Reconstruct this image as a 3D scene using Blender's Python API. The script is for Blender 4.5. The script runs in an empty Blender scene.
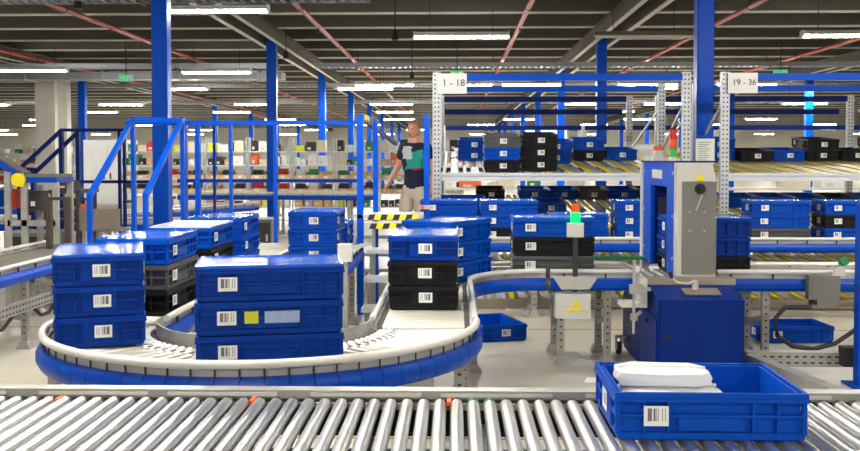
import bpy, bmesh, math, random
from math import pi, sin, cos, radians as R
from mathutils import Vector, Matrix

# ------------------------------------------------------------------ camera, world, exposure
sc = bpy.context.scene
C = sc.collection
EYE = 1.5
cam_data = bpy.data.cameras.new('camera')
cam_data.sensor_width = 36.0
cam_data.lens = 36.0 * 950.0 / 860.0
cam_data.clip_end = 200
cam = bpy.data.objects.new('camera', cam_data)
C.objects.link(cam)
cam.location = (0, 0, EYE)
cam.rotation_euler = (R(90 - 2.0), 0, R(1.5))
cam_data.shift_y = -33.3 / 860.0
sc.camera = cam

world = bpy.data.worlds.new('hall_ambience')
sc.world = world
world.use_nodes = True
world.node_tree.nodes['Background'].inputs[0].default_value = (0.93, 0.97, 1.0, 1)
world.node_tree.nodes['Background'].inputs[1].default_value = 0.28
TUBE_STRENGTH = 125.0

sc.view_settings.view_transform = 'Standard'
sc.view_settings.look = 'None'
sc.view_settings.gamma = 1.0
sc.view_settings.use_curve_mapping = False
sc.view_settings.exposure = 0.15
sc.cycles.use_denoising = True
random.seed(7)

# ------------------------------------------------------------------ materials
def lin(r, g, b):
    f = lambda c: ((c / 255.0) / 12.92) if c / 255.0 <= 0.04045 else (((c / 255.0) + 0.055) / 1.055) ** 2.4
    return (f(r), f(g), f(b), 1.0)

MATS = {}
def mat(name, rgb, rough=0.5, metal=0.0, vary=0.12, scale=6.0, bump=0.0, coat=0.0, stretch=None, emit=None, spec=0.5):
    m = bpy.data.materials.new(name)
    m.use_nodes = True
    nt = m.node_tree
    b = nt.nodes['Principled BSDF']
    col = lin(*rgb)
    tc = nt.nodes.new('ShaderNodeTexCoord')
    mp = nt.nodes.new('ShaderNodeMapping')
    if stretch: mp.inputs['Scale'].default_value = stretch
    nz = nt.nodes.new('ShaderNodeTexNoise')
    nz.inputs['Scale'].default_value = scale
    nz.inputs['Detail'].default_value = 4
    nt.links.new(tc.outputs['Object'], mp.inputs['Vector'])
    nt.links.new(mp.outputs['Vector'], nz.inputs['Vector'])
    rp = nt.nodes.new('ShaderNodeValToRGB')
    rp.color_ramp.elements[0].position = 0.3
    rp.color_ramp.elements[1].position = 0.7
    rp.color_ramp.elements[0].color = tuple(c * (1 - vary) for c in col[:3]) + (1,)
    rp.color_ramp.elements[1].color = tuple(min(1, c * (1 + vary)) for c in col[:3]) + (1,)
    nt.links.new(nz.outputs['Fac'], rp.inputs['Fac'])
    nt.links.new(rp.outputs['Color'], b.inputs['Base Color'])
    b.inputs['Roughness'].default_value = rough
    b.inputs['Metallic'].default_value = metal
    b.inputs['Specular IOR Level'].default_value = spec
    if coat: b.inputs['Coat Weight'].default_value = coat; b.inputs['Coat Roughness'].default_value = 0.12
    if bump:
        bp = nt.nodes.new('ShaderNodeBump')
        bp.inputs['Strength'].default_value = bump
        bp.inputs['Distance'].default_value = 0.01
        nt.links.new(nz.outputs['Fac'], bp.inputs['Height'])
        nt.links.new(bp.outputs['Normal'], b.inputs['Normal'])
    if emit:
        b.inputs['Emission Color'].default_value = lin(*emit[0])
        b.inputs['Emission Strength'].default_value = emit[1]
    MATS[name] = m
    return m

mat('floor_epoxy', (196, 189, 173), 0.32, 0, 0.07, 1.1, bump=0.02)
mat('floor_joint', (120, 116, 108), 0.7)
mat('deck', (92, 88, 79), 0.75, 0, 0.15, 0.6)
mat('deck_rib', (214, 211, 200), 0.6, 0, 0.06, 2.0)
mat('wall_cream', (226, 222, 208), 0.8, 0, 0.04, 0.5)
mat('concrete', (226, 223, 216), 0.85, 0, 0.07, 3.0, bump=0.1)
mat('frame_blue', (0, 76, 196), 0.36, 0, 0.06, 3.0, spec=0.15)
mat('rail_navy', (0, 40, 132), 0.42, 0, 0.08, 4.0, spec=0.15)
mat('beam_navy', (4, 32, 104), 0.5, 0, 0.1, 4.0, spec=0.15)
mat('skirt_blue', (0, 70, 182), 0.34, 0, 0.06, 5.0, spec=0.22)
mat('tote_blue', (0, 74, 182), 0.42, 0, 0.07, 7.0, spec=0.15)
mat('tote_blue_deep', (0, 56, 152), 0.44, 0, 0.08, 7.0, spec=0.15)
mat('tote_black', (24, 24, 27), 0.48, 0, 0.2, 7.0, spec=0.2)
mat('tote_grey', (78, 78, 82), 0.5, 0, 0.15, 7.0)
mat('lid_blue', (20, 96, 210), 0.16, 0, 0.06, 4.0, coat=0.5)
mat('lid_pale', (205, 212, 226), 0.2, 0, 0.05, 4.0, coat=0.5)
mat('machine_blue', (0, 38, 116), 0.45, 0, 0.05, 3.0, spec=0.15)
mat('galvanised', (172, 171, 165), 0.42, 0.4, 0.16, 12.0)
mat('aluminium', (196, 194, 188), 0.42, 0.45, 0.06, 5.0)
mat('guard_white', (228, 226, 218), 0.35, 0, 0.04, 5.0, coat=0.2)
mat('roller_steel', (222, 222, 222), 0.3, 0.8, 0.06, 3.0, stretch=(1, 1, 0.15))
mat('roller_zinc', (184, 181, 172), 0.36, 0.55, 0.07, 3.0)
mat('roller_grey', (176, 174, 168), 0.45, 0.3, 0.1, 4.0)
mat('roller_end', (72, 70, 68), 0.5, 0.4, 0.2, 9.0)
mat('dark_metal', (58, 56, 55), 0.5, 0.3, 0.15, 6.0)
mat('dark_brown', (72, 62, 54), 0.6, 0.1, 0.12, 6.0)
mat('panel_grey', (122, 120, 116), 0.5, 0.1, 0.05, 4.0)
mat('light_grey', (208, 206, 200), 0.5, 0, 0.05, 4.0)
mat('steel_sheet', (172, 160, 146), 0.35, 0.6, 0.08, 3.0)
mat('belt_grey', (118, 114, 106), 0.75, 0, 0.1, 8.0)
mat('yellow', (255, 226, 0), 0.45, 0, 0.05, 6.0)
mat('black_tape', (34, 33, 32), 0.5, 0, 0.1, 6.0)
mat('red_pipe', (176, 62, 50), 0.45, 0, 0.12, 2.0)
mat('orange', (240, 92, 34), 0.5, 0, 0.06, 6.0)
mat('green_rubber', (26, 128, 84), 0.5, 0, 0.08, 6.0)
mat('wheel_white', (232, 232, 230), 0.4, 0, 0.04, 6.0)
mat('black_rubber', (26, 26, 28), 0.6, 0, 0.15, 6.0)
mat('paper', (240, 240, 236), 0.7, 0, 0.03, 6.0)
mat('ink', (42, 44, 52), 0.7, 0, 0.05, 6.0)
mat('poly_white', (238, 238, 240), 0.45, 0, 0.04, 5.0, bump=0.25)
mat('cardboard', (206, 168, 118), 0.8, 0, 0.1, 5.0)
mat('kraft_pale', (222, 190, 146), 0.8, 0, 0.08, 5.0)
mat('tray_grey', (150, 154, 160), 0.45, 0.5, 0.08, 4.0)
mat('shelf_white', (220, 224, 224), 0.5, 0, 0.04, 5.0)
mat('goods_white', (236, 238, 236), 0.6, 0, 0.05, 5.0)
mat('goods_cream', (228, 216, 190), 0.7, 0, 0.06, 5.0)
mat('goods_dark', (48, 44, 46), 0.6, 0, 0.2, 5.0)
mat('goods_red', (208, 52, 40), 0.6, 0, 0.1, 5.0)
mat('goods_orange', (232, 112, 52), 0.6, 0, 0.1, 5.0)
mat('goods_yellow', (214, 216, 40), 0.6, 0, 0.1, 5.0)
mat('goods_green', (40, 138, 92), 0.6, 0, 0.1, 5.0)
mat('goods_lilac', (166, 160, 206), 0.6, 0, 0.1, 5.0)
mat('tote_sticker', (158, 178, 214), 0.5, 0, 0.15, 30.0)
mat('skin', (222, 164, 132), 0.55, 0, 0.05, 6.0)
mat('hair', (150, 112, 70), 0.7, 0, 0.2, 40.0, bump=0.3)
mat('shorts', (206, 194, 174), 0.85, 0, 0.06, 9.0, bump=0.1)
mat('shoe', (60, 60, 66), 0.7, 0, 0.1, 9.0)
mat('eye_dark', (40, 32, 28), 0.4)
mat('lip', (184, 108, 96), 0.5)
mat('lamp_housing', (225, 224, 216), 0.4, 0, 0.03, 3.0)
mat('lamp_brown', (138, 122, 104), 0.5, 0, 0.08, 3.0)
mat('tube_glow', (255, 252, 244), 0.5, emit=((255, 251, 240), TUBE_STRENGTH))
mat('exit_glow', (60, 200, 130), 0.5, emit=((70, 230, 150), 0.5))
mat('beacon_green', (10, 190, 70), 0.3, emit=((0, 255, 60), 4.5))
mat('beacon_green_dim', (60, 160, 70), 0.3, emit=((120, 220, 90), 0.15))
mat('beacon_orange', (226, 92, 30), 0.3, emit=((255, 90, 20), 0.12))
mat('beacon_red', (206, 34, 28), 0.3, emit=((255, 30, 20), 0.12))
mat('daylight_panel', (240, 242, 244), 0.6, emit=((238, 244, 255), 1.3))

def barcode_mat():
    m = bpy.data.materials.new('barcode_print'); m.use_nodes = True
    nt = m.node_tree; b = nt.nodes['Principled BSDF']; b.inputs['Roughness'].default_value = 0.6
    tc = nt.nodes.new('ShaderNodeTexCoord'); sp = nt.nodes.new('ShaderNodeSeparateXYZ')
    nt.links.new(tc.outputs['Generated'], sp.inputs[0])
    def M(op, a, bb=None):
        n = nt.nodes.new('ShaderNodeMath'); n.operation = op
        for i, v in enumerate((a, bb)):
            if v is None: continue
            if isinstance(v, (int, float)): n.inputs[i].default_value = v
            else: nt.links.new(v, n.inputs[i])
        return n.outputs[0]
    x, z = sp.outputs['X'], sp.outputs['Z']
    cell = M('FLOOR', M('MULTIPLY', x, 34.0))
    wn = nt.nodes.new('ShaderNodeTexWhiteNoise'); wn.noise_dimensions = '1D'
    nt.links.new(cell, wn.inputs['W'])
    bars = M('GREATER_THAN', wn.outputs['Value'], 0.45)
    inx = M('MULTIPLY', M('GREATER_THAN', x, 0.12), M('LESS_THAN', x, 0.88))
    inz = M('MULTIPLY', M('GREATER_THAN', z, 0.24), M('LESS_THAN', z, 0.88))
    k = M('MULTIPLY', bars, M('MULTIPLY', inx, inz))
    mx = nt.nodes.new('ShaderNodeMix'); mx.data_type = 'RGBA'
    nt.links.new(k, mx.inputs['Factor'])
    mx.inputs['A'].default_value = lin(240, 240, 238); mx.inputs['B'].default_value = lin(112, 112, 118)
    nt.links.new(mx.outputs['Result'], b.inputs['Base Color'])
    MATS['barcode'] = m
barcode_mat()

def shirt_mat():
    m = bpy.data.materials.new('shirt_print'); m.use_nodes = True
    nt = m.node_tree; b = nt.nodes['Principled BSDF']; b.inputs['Roughness'].default_value = 0.85
    tc = nt.nodes.new('ShaderNodeTexCoord'); sp = nt.nodes.new('ShaderNodeSeparateXYZ')
    nt.links.new(tc.outputs['Object'], sp.inputs[0])
    nz = nt.nodes.new('ShaderNodeTexNoise'); nz.inputs['Scale'].default_value = 7
    nt.links.new(tc.outputs['Object'], nz.inputs['Vector'])
    def M(op, a, bb=None):
        n = nt.nodes.new('ShaderNodeMath'); n.operation = op
        for i, v in enumerate((a, bb)):
            if v is None: continue
            if isinstance(v, (int, float)): n.inputs[i].default_value = v
            else: nt.links.new(v, n.inputs[i])
        return n.outputs[0]
    wob = M('MULTIPLY', M('SUBTRACT', nz.outputs['Fac'], 0.5), 0.16)
    x = M('ADD', sp.outputs['X'], wob); z = M('ADD', sp.outputs['Z'], wob)
    front = M('LESS_THAN', sp.outputs['Y'], -0.02)
    def rect(x0, x1, z0, z1):
        return M('MULTIPLY', M('MULTIPLY', M('GREATER_THAN', x, x0), M('LESS_THAN', x, x1)),
                 M('MULTIPLY', M('MULTIPLY', M('GREATER_THAN', z, z0), M('LESS_THAN', z, z1)), front))
    prev = None; base = lin(26, 32, 58)
    for (rc, colr) in ((rect(-0.08, 0.16, 1.13, 1.36), lin(30, 160, 146)), (rect(-0.13, 0.02, 1.26, 1.42), lin(206, 214, 220)),
                       (rect(0.03, 0.13, 1.12, 1.15), lin(196, 40, 50))):
        mx = nt.nodes.new('ShaderNodeMix'); mx.data_type = 'RGBA'
        nt.links.new(rc, mx.inputs['Factor'])
        if prev is None: mx.inputs['A'].default_value = base
        else: nt.links.new(prev, mx.inputs['A'])
        mx.inputs['B'].default_value = colr
        prev = mx.outputs['Result']
    nt.links.new(prev, b.inputs['Base Color'])
    MATS['shirt'] = m
shirt_mat()

# ------------------------------------------------------------------ geometry helpers
class MB:
    def __init__(s): s.v = []; s.f = []; s.mi = []
    def add(s, vs, fs, mi=0):
        n = len(s.v); s.v += [tuple(p) for p in vs]
        for f in fs: s.f.append(tuple(i + n for i in f)); s.mi.append(mi)
        return s
    def box(s, x0, x1, y0, y1, z0, z1, mi=0):
        return s.add([(x0,y0,z0),(x1,y0,z0),(x1,y1,z0),(x0,y1,z0),(x0,y0,z1),(x1,y0,z1),(x1,y1,z1),(x0,y1,z1)],
              [(0,3,2,1),(4,5,6,7),(0,1,5,4),(1,2,6,5),(2,3,7,6),(3,0,4,7)], mi)
    def bar(s, a, b, w, h=None, mi=0, up=(0,0,1)):
        h = h or w
        a, b = Vector(a), Vector(b); d = (b - a).normalized(); u = Vector(up)
        if abs(d.dot(u)) > 0.98: u = Vector((0,1,0))
        sx = d.cross(u).normalized(); sz = sx.cross(d).normalized()
        vs = []
        for p in (a, b):
            for (i, j) in ((-1,-1),(1,-1),(1,1),(-1,1)): vs.append(p + sx*(i*w/2) + sz*(j*h/2))
        return s.add(vs, [(0,1,2,3),(7,6,5,4),(0,4,5,1),(1,5,6,2),(2,6,7,3),(3,7,4,0)], mi)
    def cyl(s, a, b, r0, r1=None, n=10, mi=0, caps=True):
        r1 = r0 if r1 is None else r1
        a, b = Vector(a), Vector(b); d = (b - a).normalized()
        u = Vector((0,0,1)) if abs(d.z) < 0.9 else Vector((1,0,0))
        sx = d.cross(u).normalized(); sy = sx.cross(d).normalized()
        vs = [a + (sx*cos(2*pi*i/n) + sy*sin(2*pi*i/n))*r0 for i in range(n)] + [b + (sx*cos(2*pi*i/n) + sy*sin(2*pi*i/n))*r1 for i in range(n)]
        fs = [(i, i+n, (i+1)%n+n, (i+1)%n) for i in range(n)]
        if caps: fs += [tuple(range(n)), tuple(range(2*n-1, n-1, -1))]
        return s.add(vs, fs, mi)
    def tube(s, pts, r, n=8, mi=0):
        pts = [Vector(p) for p in pts]; rings = []
        for i, p in enumerate(pts):
            d = (pts[min(i+1, len(pts)-1)] - pts[max(i-1, 0)]).normalized()
            u = Vector((0,0,1)) if abs(d.z) < 0.95 else Vector((1,0,0))
            sx = d.cross(u).normalized(); sy = sx.cross(d).normalized()
            rings.append([p + (sx*cos(2*pi*k/n) + sy*sin(2*pi*k/n))*r for k in range(n)])
        vs = [q for ring in rings for q in ring]; fs = []
        for i in range(len(pts)-1):
            for k in range(n): fs.append((i*n+k, (i+1)*n+k, (i+1)*n+(k+1)%n, i*n+(k+1)%n))
        fs += [tuple(range(n)), tuple(range(len(vs)-1, len(vs)-n-1, -1))]
        return s.add(vs, fs, mi)
    def sweep(s, pts, prof, mi=0):
        """pts: list of (point, outward normal); prof: list of (offset outward, height) closed polygon"""
        n = len(prof); vs = []
        for p, nn in pts:
            for (o, h) in prof: vs.append((p[0] + nn[0]*o, p[1] + nn[1]*o, p[2] + h))
        fs = []
        for i in range(len(pts)-1):
            for k in range(n): fs.append((i*n+k, i*n+(k+1)%n, (i+1)*n+(k+1)%n, (i+1)*n+k))
        fs += [tuple(range(n-1, -1, -1)), tuple(range(len(vs)-n, len(vs)))]
        return s.add(vs, fs, mi)
    def prism(s, poly, axis, a0, a1, mi=0):
        """poly in the other two axes; extruded along axis"""
        n = len(poly)
        def P(p, a): return {'x': (a, p[0], p[1]), 'y': (p[0], a, p[1]), 'z': (p[0], p[1], a)}[axis]
        vs = [P(p, a0) for p in poly] + [P(p, a1) for p in poly]
        fs = [(i, (i+1)%n, (i+1)%n+n, i+n) for i in range(n)] + [tuple(range(n-1,-1,-1)), tuple(range(n, 2*n))]
        return s.add(vs, fs, mi)
    def mesh(s, name, mats, smooth=False, off=(0,0,0)):
        me = bpy.data.meshes.new(name)
        me.from_pydata([(p[0]-off[0], p[1]-off[1], p[2]-off[2]) for p in s.v], [], s.f)
        if isinstance(mats, str): mats = [mats]
        for m in mats: me.materials.append(MATS[m])
        for p, k in zip(me.polygons, s.mi): p.material_index = k
        bm = bmesh.new(); bm.from_mesh(me); bmesh.ops.recalc_face_normals(bm, faces=bm.faces); bm.to_mesh(me); bm.free()
        if smooth: me.polygons.foreach_set('use_smooth', [True]*len(me.polygons)); me.set_sharp_from_angle(angle=R(40))
        me.update()
        return me

BASE = {}
def tag(o, label=None, cat=None, group=None, kind=None):
    for k, v in (('label', label), ('category', cat), ('group', group), ('kind', kind)):
        if v: o[k] = v
    return o
def thing(name, label, cat, loc=(0,0,0), rz=0, group=None, kind=None):
    o = bpy.data.objects.new(name, None); C.objects.link(o)
    o.location = loc; o.rotation_euler = (0,0,rz); o.empty_display_size = 0.1
    BASE[o.name] = Vector(loc)
    return tag(o, label, cat, group, kind)
def part(name, mb, mats, parent, smooth=False, world=True):
    """mesh part; world=True: mb holds world coordinates (parent unrotated), else local ones"""
    off = BASE[parent.name] if world else (0,0,0)
    o = bpy.data.objects.new(name, mb.mesh(name, mats, smooth, off)); C.objects.link(o)
    o.parent = parent; BASE[o.name] = Vector(off)
    return o
def piece(name, me, parent, loc, rot=(0,0,0), scale=None):
    o = bpy.data.objects.new(name, me); C.objects.link(o)
    o.parent = parent; o.location = Vector(loc) - BASE[parent.name]; o.rotation_euler = rot
    if scale: o.scale = scale
    BASE[o.name] = Vector(loc)
    return o
def solo(name, mb, mats, label, cat, group=None, kind=None, smooth=False, loc=None):
    loc = Vector(loc) if loc is not None else Vector((0,0,0))
    o = bpy.data.objects.new(name, mb.mesh(name, mats, smooth, loc)); C.objects.link(o); o.location = loc
    BASE[o.name] = loc
    return tag(o, label, cat, group, kind)
KIDS = {}
def copy_tree(o, parent=None):
    c = o.copy(); C.objects.link(c); c.parent = parent
    for ch in o.children: copy_tree(ch, c)
    return c
ORD = ['first','second','third','fourth','fifth','sixth','seventh','eighth','ninth','tenth','eleventh','twelfth']

# ------------------------------------------------------------------ the hall
floor = solo('floor', MB().box(-45, 45, -14, 84, -0.2, 0), 'floor_epoxy', 'pale grey sealed concrete hall floor', 'floor', kind='structure')
for yy in (5.05, 8.35, 14.5, 22.0):
    part('joint', MB().box(-34, 34, yy-0.008, yy+0.008, -0.004, 0.0015), 'floor_joint', floor)
for xx in (-7.2, 7.0):
    part('joint', MB().box(xx-0.008, xx+0.008, -14, 80, -0.004, 0.0015), 'floor_joint', floor)
ceiling = solo('ceiling', MB().box(-45, 45, -14, 84, 4.34, 4.5), 'deck', 'dark profiled steel deck ceiling with pale ribs', 'ceiling', kind='structure')
def rib_y(y): return round((y+12.6)/1.85)*1.85 - 12.6
rib_me = MB().box(-45, 45, -0.03, 0.03, 0.03, 0.26, 0).box(-45, 45, -0.045, 0.045, 0.0, 0.03, 1).mesh('rib', ['deck', 'deck_rib'])
for i in range(51):
    piece('rib', rib_me, ceiling, (0, -12.6 + 1.85*i, 4.08))
wallb = solo('wall_back', MB().box(-45, 45, 80.6, 81, 0, 4.34), 'wall_cream', 'cream painted back wall of the hall', 'wall', kind='structure')
part('loading_door', MB().box(5.9, 9.4, 80.5, 80.6, 1.2, 4.3), 'daylight_panel', wallb)

BX = (-10.5, -3.72, 2.95, 9.78)
BXN = ('by the concrete pillar', 'over the roller line', 'between the two flow racks', 'over the far flow rack')
for bx, nm in zip(BX, BXN):
    b = thing('ceiling_beam', 'pair of pale steel channels running lengthwise ' + nm, 'beam', (bx, 16, 3.8), kind='structure')
    for s in (-1, 1):
        m = MB(); x = bx + s*0.15
        m.box(x-0.01, x+0.01, -14, 80.5, 3.815, 4.085, 0)
        m.box(min(x, x+s*0.08), max(x, x+s*0.08), -14, 80.5, 3.8, 3.815, 1)
        m.box(min(x, x+s*0.08), max(x, x+s*0.08), -14, 80.5, 4.07, 4.085, 0)
        part('channel', m, ['deck', 'deck_rib'], b)
CY = (12.0, 19.3, 26.6, 34.0, 41.4, 48.8, 56.2, 63.6)
for bx, nm in zip(BX, ('beside the concrete pillar', 'in the row along the roller line', 'in the row between the flow racks', 'in the row beyond the far flow rack')):
    for k, cy in enumerate(CY):
        if k == 0 and bx == 2.95: cy = 11.4
        xpix = 455 + bx*950/cy
        if xpix < -40 or xpix > 900: continue
        c = thing('column', f'blue steel column {nm}, {ORD[k]} one back', 'column', (bx, cy, 0), kind='structure')
        m = MB(); w = 0.1
        m.prism([(bx-w, cy-w+0.015),(bx-w+0.015, cy-w),(bx+w-0.015, cy-w),(bx+w, cy-w+0.015),(bx+w, cy+w-0.015),(bx+w-0.015, cy+w),(bx-w+0.015, cy+w),(bx-w, cy+w-0.015)], 'z', 0.015, 4.0)
        part('shaft', m, 'frame_blue', c)
        part('base_plate', MB().box(bx-0.18, bx+0.18, cy-0.18, cy+0.18, 0, 0.02), 'frame_blue', c)
        part('cap_plate', MB().box(bx-0.138, bx+0.138, cy-0.16, cy+0.16, 4.0, 4.02), 'frame_blue', c)
# paper notice on the near column between the racks
pm = MB().box(2.84, 3.06, 11.291, 11.298, 1.45, 1.74)
np_ = thing('paper_notice', 'white A4 notice taped to the blue column above the scanner gate', 'notice', (2.95, 11.29, 1.45))
part('sheet', pm, 'paper', np_)
tx = MB()
for k in range(9): tx.box(2.87, 2.87+0.14-0.02*(k%3), 11.288, 11.291, 1.695-k*0.026, 1.700-k*0.026)
part('lettering', tx, 'ink', np_)
pl = thing('paper_notice', 'small white notice on the farther blue column behind the stacked totes', 'notice', (2.95, 19.19, 1.5))
part('sheet', MB().box(2.84, 3.06, 19.188, 19.198, 1.45, 1.8), 'paper', pl)

# concrete pillar
p = thing('concrete_pillar', 'thick pale concrete pillar beside the blue column', 'pillar', (-11.25, 26.0, 0), kind='structure')
part('shaft', MB().box(-11.55, -11.0, 25.9, 26.4, 0, 3.9), 'concrete', p)
part('return_face', MB().box(-11.0, -10.75, 26.1, 26.4, 0, 3.9), 'concrete', p)
part('head', MB().box(-11.7, -10.7, 25.8, 26.5, 3.9, 4.09), 'concrete', p)

# ------------------------------------------------------------------ ceiling services
PX = (-10.0, -6.25, -2.46, 1.16, 4.63, 8.0)
PN = ('beyond the concrete pillar', 'over the grey feed conveyor', 'over the curved roller line', 'over the first flow rack', 'over the scanner gate aisle', 'over the second flow rack')
for x, nm, ye in zip(PX, PN, (66, 60, 52, 50, 54, 60)):
    t = thing('sprinkler_pipe', 'red sprinkler pipe hung under the ceiling ' + nm, 'pipe', (x, 20, 3.84), group='red sprinkler pipes')
    part('pipe', MB().cyl((x, -10, 3.89), (x, ye, 3.89), 0.042, n=10), 'red_pipe', t, True)
    for yy in range(8, min(ye, 45), 6): part('coupling', MB().cyl((x, yy, 3.89), (x, yy+0.12, 3.89), 0.056, n=10), 'red_pipe', t, True)
    for yy in [rib_y(q) for q in range(10, ye, 6)]:
        if yy < 40: part('hanger', MB().cyl((x, yy, 3.93), (x, yy, 4.078), 0.008, n=6).cyl((x, yy-0.02, 3.89), (x, yy+0.02, 3.89), 0.05, n=10), 'dark_metal', t)
        if yy < 40: part('sprinkler_head', MB().cyl((x, yy+2, 3.85), (x, yy+2, 3.78), 0.018, 0.01, n=6).cyl((x, yy+2, 3.78), (x, yy+2, 3.775), 0.035, n=8), 'dark_metal', t)

def tray(y, z, x0, x1, label, matn='tray_grey', w=0.3):
    y = rib_y(y)
    t = thing('cable_tray', label, 'cable tray', ((x0+x1)/2, y, z), group='ceiling cable trays')
    m = MB()
    for s in (-1, 1): m.box(x0, x1, y+s*w/2-0.012, y+s*w/2+0.012, z, z+0.1)
    part('side_rail', m, matn, t)
    r = MB()
    x = x0
    while x < x1: r.box(x, x+0.06, y-w/2, y+w/2, z+0.01, z+0.025); x += 0.14
    part('rung', r, matn, t)['kind'] = 'stuff'
    cb = MB()
    for k in range(4): cb.cyl((x0, y-0.09+0.06*k, z+0.05), (x1, y-0.09+0.06*k, z+0.05), 0.02, n=6)
    part('cable', cb, 'black_rubber', t)
    x = x0 + 1.0
    while x < x1:
        h = MB()
        h.cyl((x, y, z), (x, y, 4.078), 0.01, n=6)
        h.box(x-0.02, x+0.02, y-w/2-0.03, y+w/2+0.03, z-0.03, z)
        part('hanger', h, 'dark_metal', t); x += 3.2
tray(13.9, 3.70, -8.6, -1.2, 'galvanised cable tray crossing nearest overhead, above the lit strip lamp')
tray(22.4, 3.66, -14, -4.2, 'cable tray crossing behind the blue columns on the pillar side', w=0.4)
tray(22.7, 3.66, -3.3, 12.5, 'long cable tray crossing above the two numbered racks', w=0.4)
tray(28.6, 3.62, -16, 14, 'cable tray crossing the hall farther back, spanning its width', w=0.5)
tray(35.5, 3.58, -18.3, 16, 'most distant cable tray crossing near the back wall', w=0.5)
dy_ = rib_y(24.6)
d = thing('air_duct', 'grey sheet metal air duct crossing above the concrete pillar', 'duct', (-9, dy_, 3.54))
part('duct_body', MB().box(-15.5, -4.4, dy_-0.3, dy_+0.3, 3.54, 3.72), 'tray_grey', d)
for x in (-15, -13, -11, -9, -7, -5):
    part('flange', MB().box(x-0.02, x+0.02, dy_-0.33, dy_+0.33, 3.51, 3.75), 'galvanised', d)
    part('hanger', MB().cyl((x+0.4, dy_, 3.72), (x+0.4, dy_, 4.078), 0.012, n=6), 'dark_metal', d)

def lamp_proto():
    t = thing('strip_lamp', 'strip lamp', 'lamp', (0,0,0), group='ceiling strip lamps')
    part('housing', MB().prism([(-0.075,0.0),(-0.03,0.07),(0.03,0.07),(0.075,0.0)], 'x', -0.76, 0.76), 'lamp_housing', t)
    part('tube', MB().prism([(-0.062,0.0),(-0.045,-0.03),(0.045,-0.03),(0.062,0.0)], 'x', -0.74, 0.74), 'tube_glow', t)
    for s in (-1, 1):
        part('end_cap', MB().box(s*0.75-0.012, s*0.75+0.012, -0.078, 0.078, -0.034, 0.074), 'lamp_housing', t)
        part('suspension', MB().cyl((s*0.5, 0, 0.07), (s*0.5, 0, 0.632), 0.006, n=6), 'dark_metal', t)
    return t
lamp0 = lamp_proto(); lamp_used = [False]
def lamp(x, y, label, z=3.445):
    o = lamp0 if not lamp_used[0] else copy_tree(lamp0)
    lamp_used[0] = True
    for bq in BX:
        if abs(x-0.5-bq) < 0.3 or abs(x+0.5-bq) < 0.3: x = bq + 1.25
    for bq in PX:
        if abs(x-0.5-bq) < 0.08 or abs(x+0.5-bq) < 0.08: x += 0.2
    o.location = (x, rib_y(y), z); o['label'] = label
    return o
lamp(0.1, 15.2, 'lit strip lamp hanging above the sign reading 1 - 18')
l0 = lamp(-3.36, 13.3, 'lit strip lamp under the nearest cable tray, beside the tall blue column', z=3.58)
l0.location.x = -3.36
for ch in l0.children:
    if ch.name.startswith('suspension'): ch.scale.z = 0.14
lamp(6.2, 14.6, 'lit strip lamp hanging over the rack beyond the scanner gate')
lamp(12.2, 15.2, 'lit strip lamp beyond the second flow rack')
for (lx, ly, nm) in ((-5.2, 20.7, 'beside the second blue column'), (-2.0, 24.4, 'behind the guard railing'), (0.2, 24.4, 'behind the first numbered rack, added as hidden fill'),
                     (1.95, 24.4, 'between the numbered racks, added as hidden fill'), (4.9, 24.4, 'behind the second numbered rack, added as hidden fill'), (7.4, 24.4, 'past the second numbered rack, added as hidden fill')):  # rack-side lamps are added fill, tucked behind the top beams
    lamp(lx, ly, 'lit strip lamp over the aisle ' + nm, z=3.4)
lamp(-10.9, 20.7, 'long lit strip lamp in front of the concrete pillar')
lamp(-9.4, 15.2, 'lit strip lamp over the grey feed conveyor')
for k, (yy, nm) in enumerate(((-6, 'behind the viewpoint'), (-1, 'just over the viewpoint'), (3.6, 'over the front roller conveyor'), (8.0, 'over the scanner gate'))):
    for j, x in enumerate((-8.6, -4.4, -0.6, 3.4, 7.6)):
        lamp(x, yy, f'overhead strip lamp {nm}, {ORD[j]} in its cross row')
for k, yy in enumerate((26.2, 33, 39, 46, 54, 64, 75)):  # farthest row is added to brighten the back wall
    for j in range(11):
        x = (-20.5 + 4.3*j + (1.3 if k % 2 else 0))*(1 + 0.12*k)
        if abs(455 + x*950/yy - 430) > 470 or (-12.8 < x < -9.6 and k == 0): continue
        fl_ = lamp(x, yy, f'distant strip lamp widened for more light, in {ORD[k]} far cross row, {ORD[j]} lamp along', z=3.445); fl_.scale = (1.0, 2.4, 1.0)  # distant lamps broadened to throw more light on the background
# an unlit lamp
UY = rib_y(15.2)
t = thing('unlit_strip_lamp', 'unlit brownish strip lamp between two lit ones near the blue column', 'lamp', (2.95, UY, 3.445), group='ceiling strip lamps')
part('housing', MB().prism([(UY-0.075,3.445),(UY-0.03,3.515),(UY+0.03,3.515),(UY+0.075,3.445)], 'x', 2.2, 3.75), 'lamp_brown', t)
part('tube', MB().prism([(UY-0.06,3.445),(UY-0.045,3.415),(UY+0.045,3.415),(UY+0.06,3.445)], 'x', 2.22, 3.73), 'light_grey', t)
for x in (2.5, 3.45): part('suspension', MB().cyl((x, UY, 3.515), (x, UY, 4.078), 0.006, n=6), 'dark_metal', t)

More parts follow.
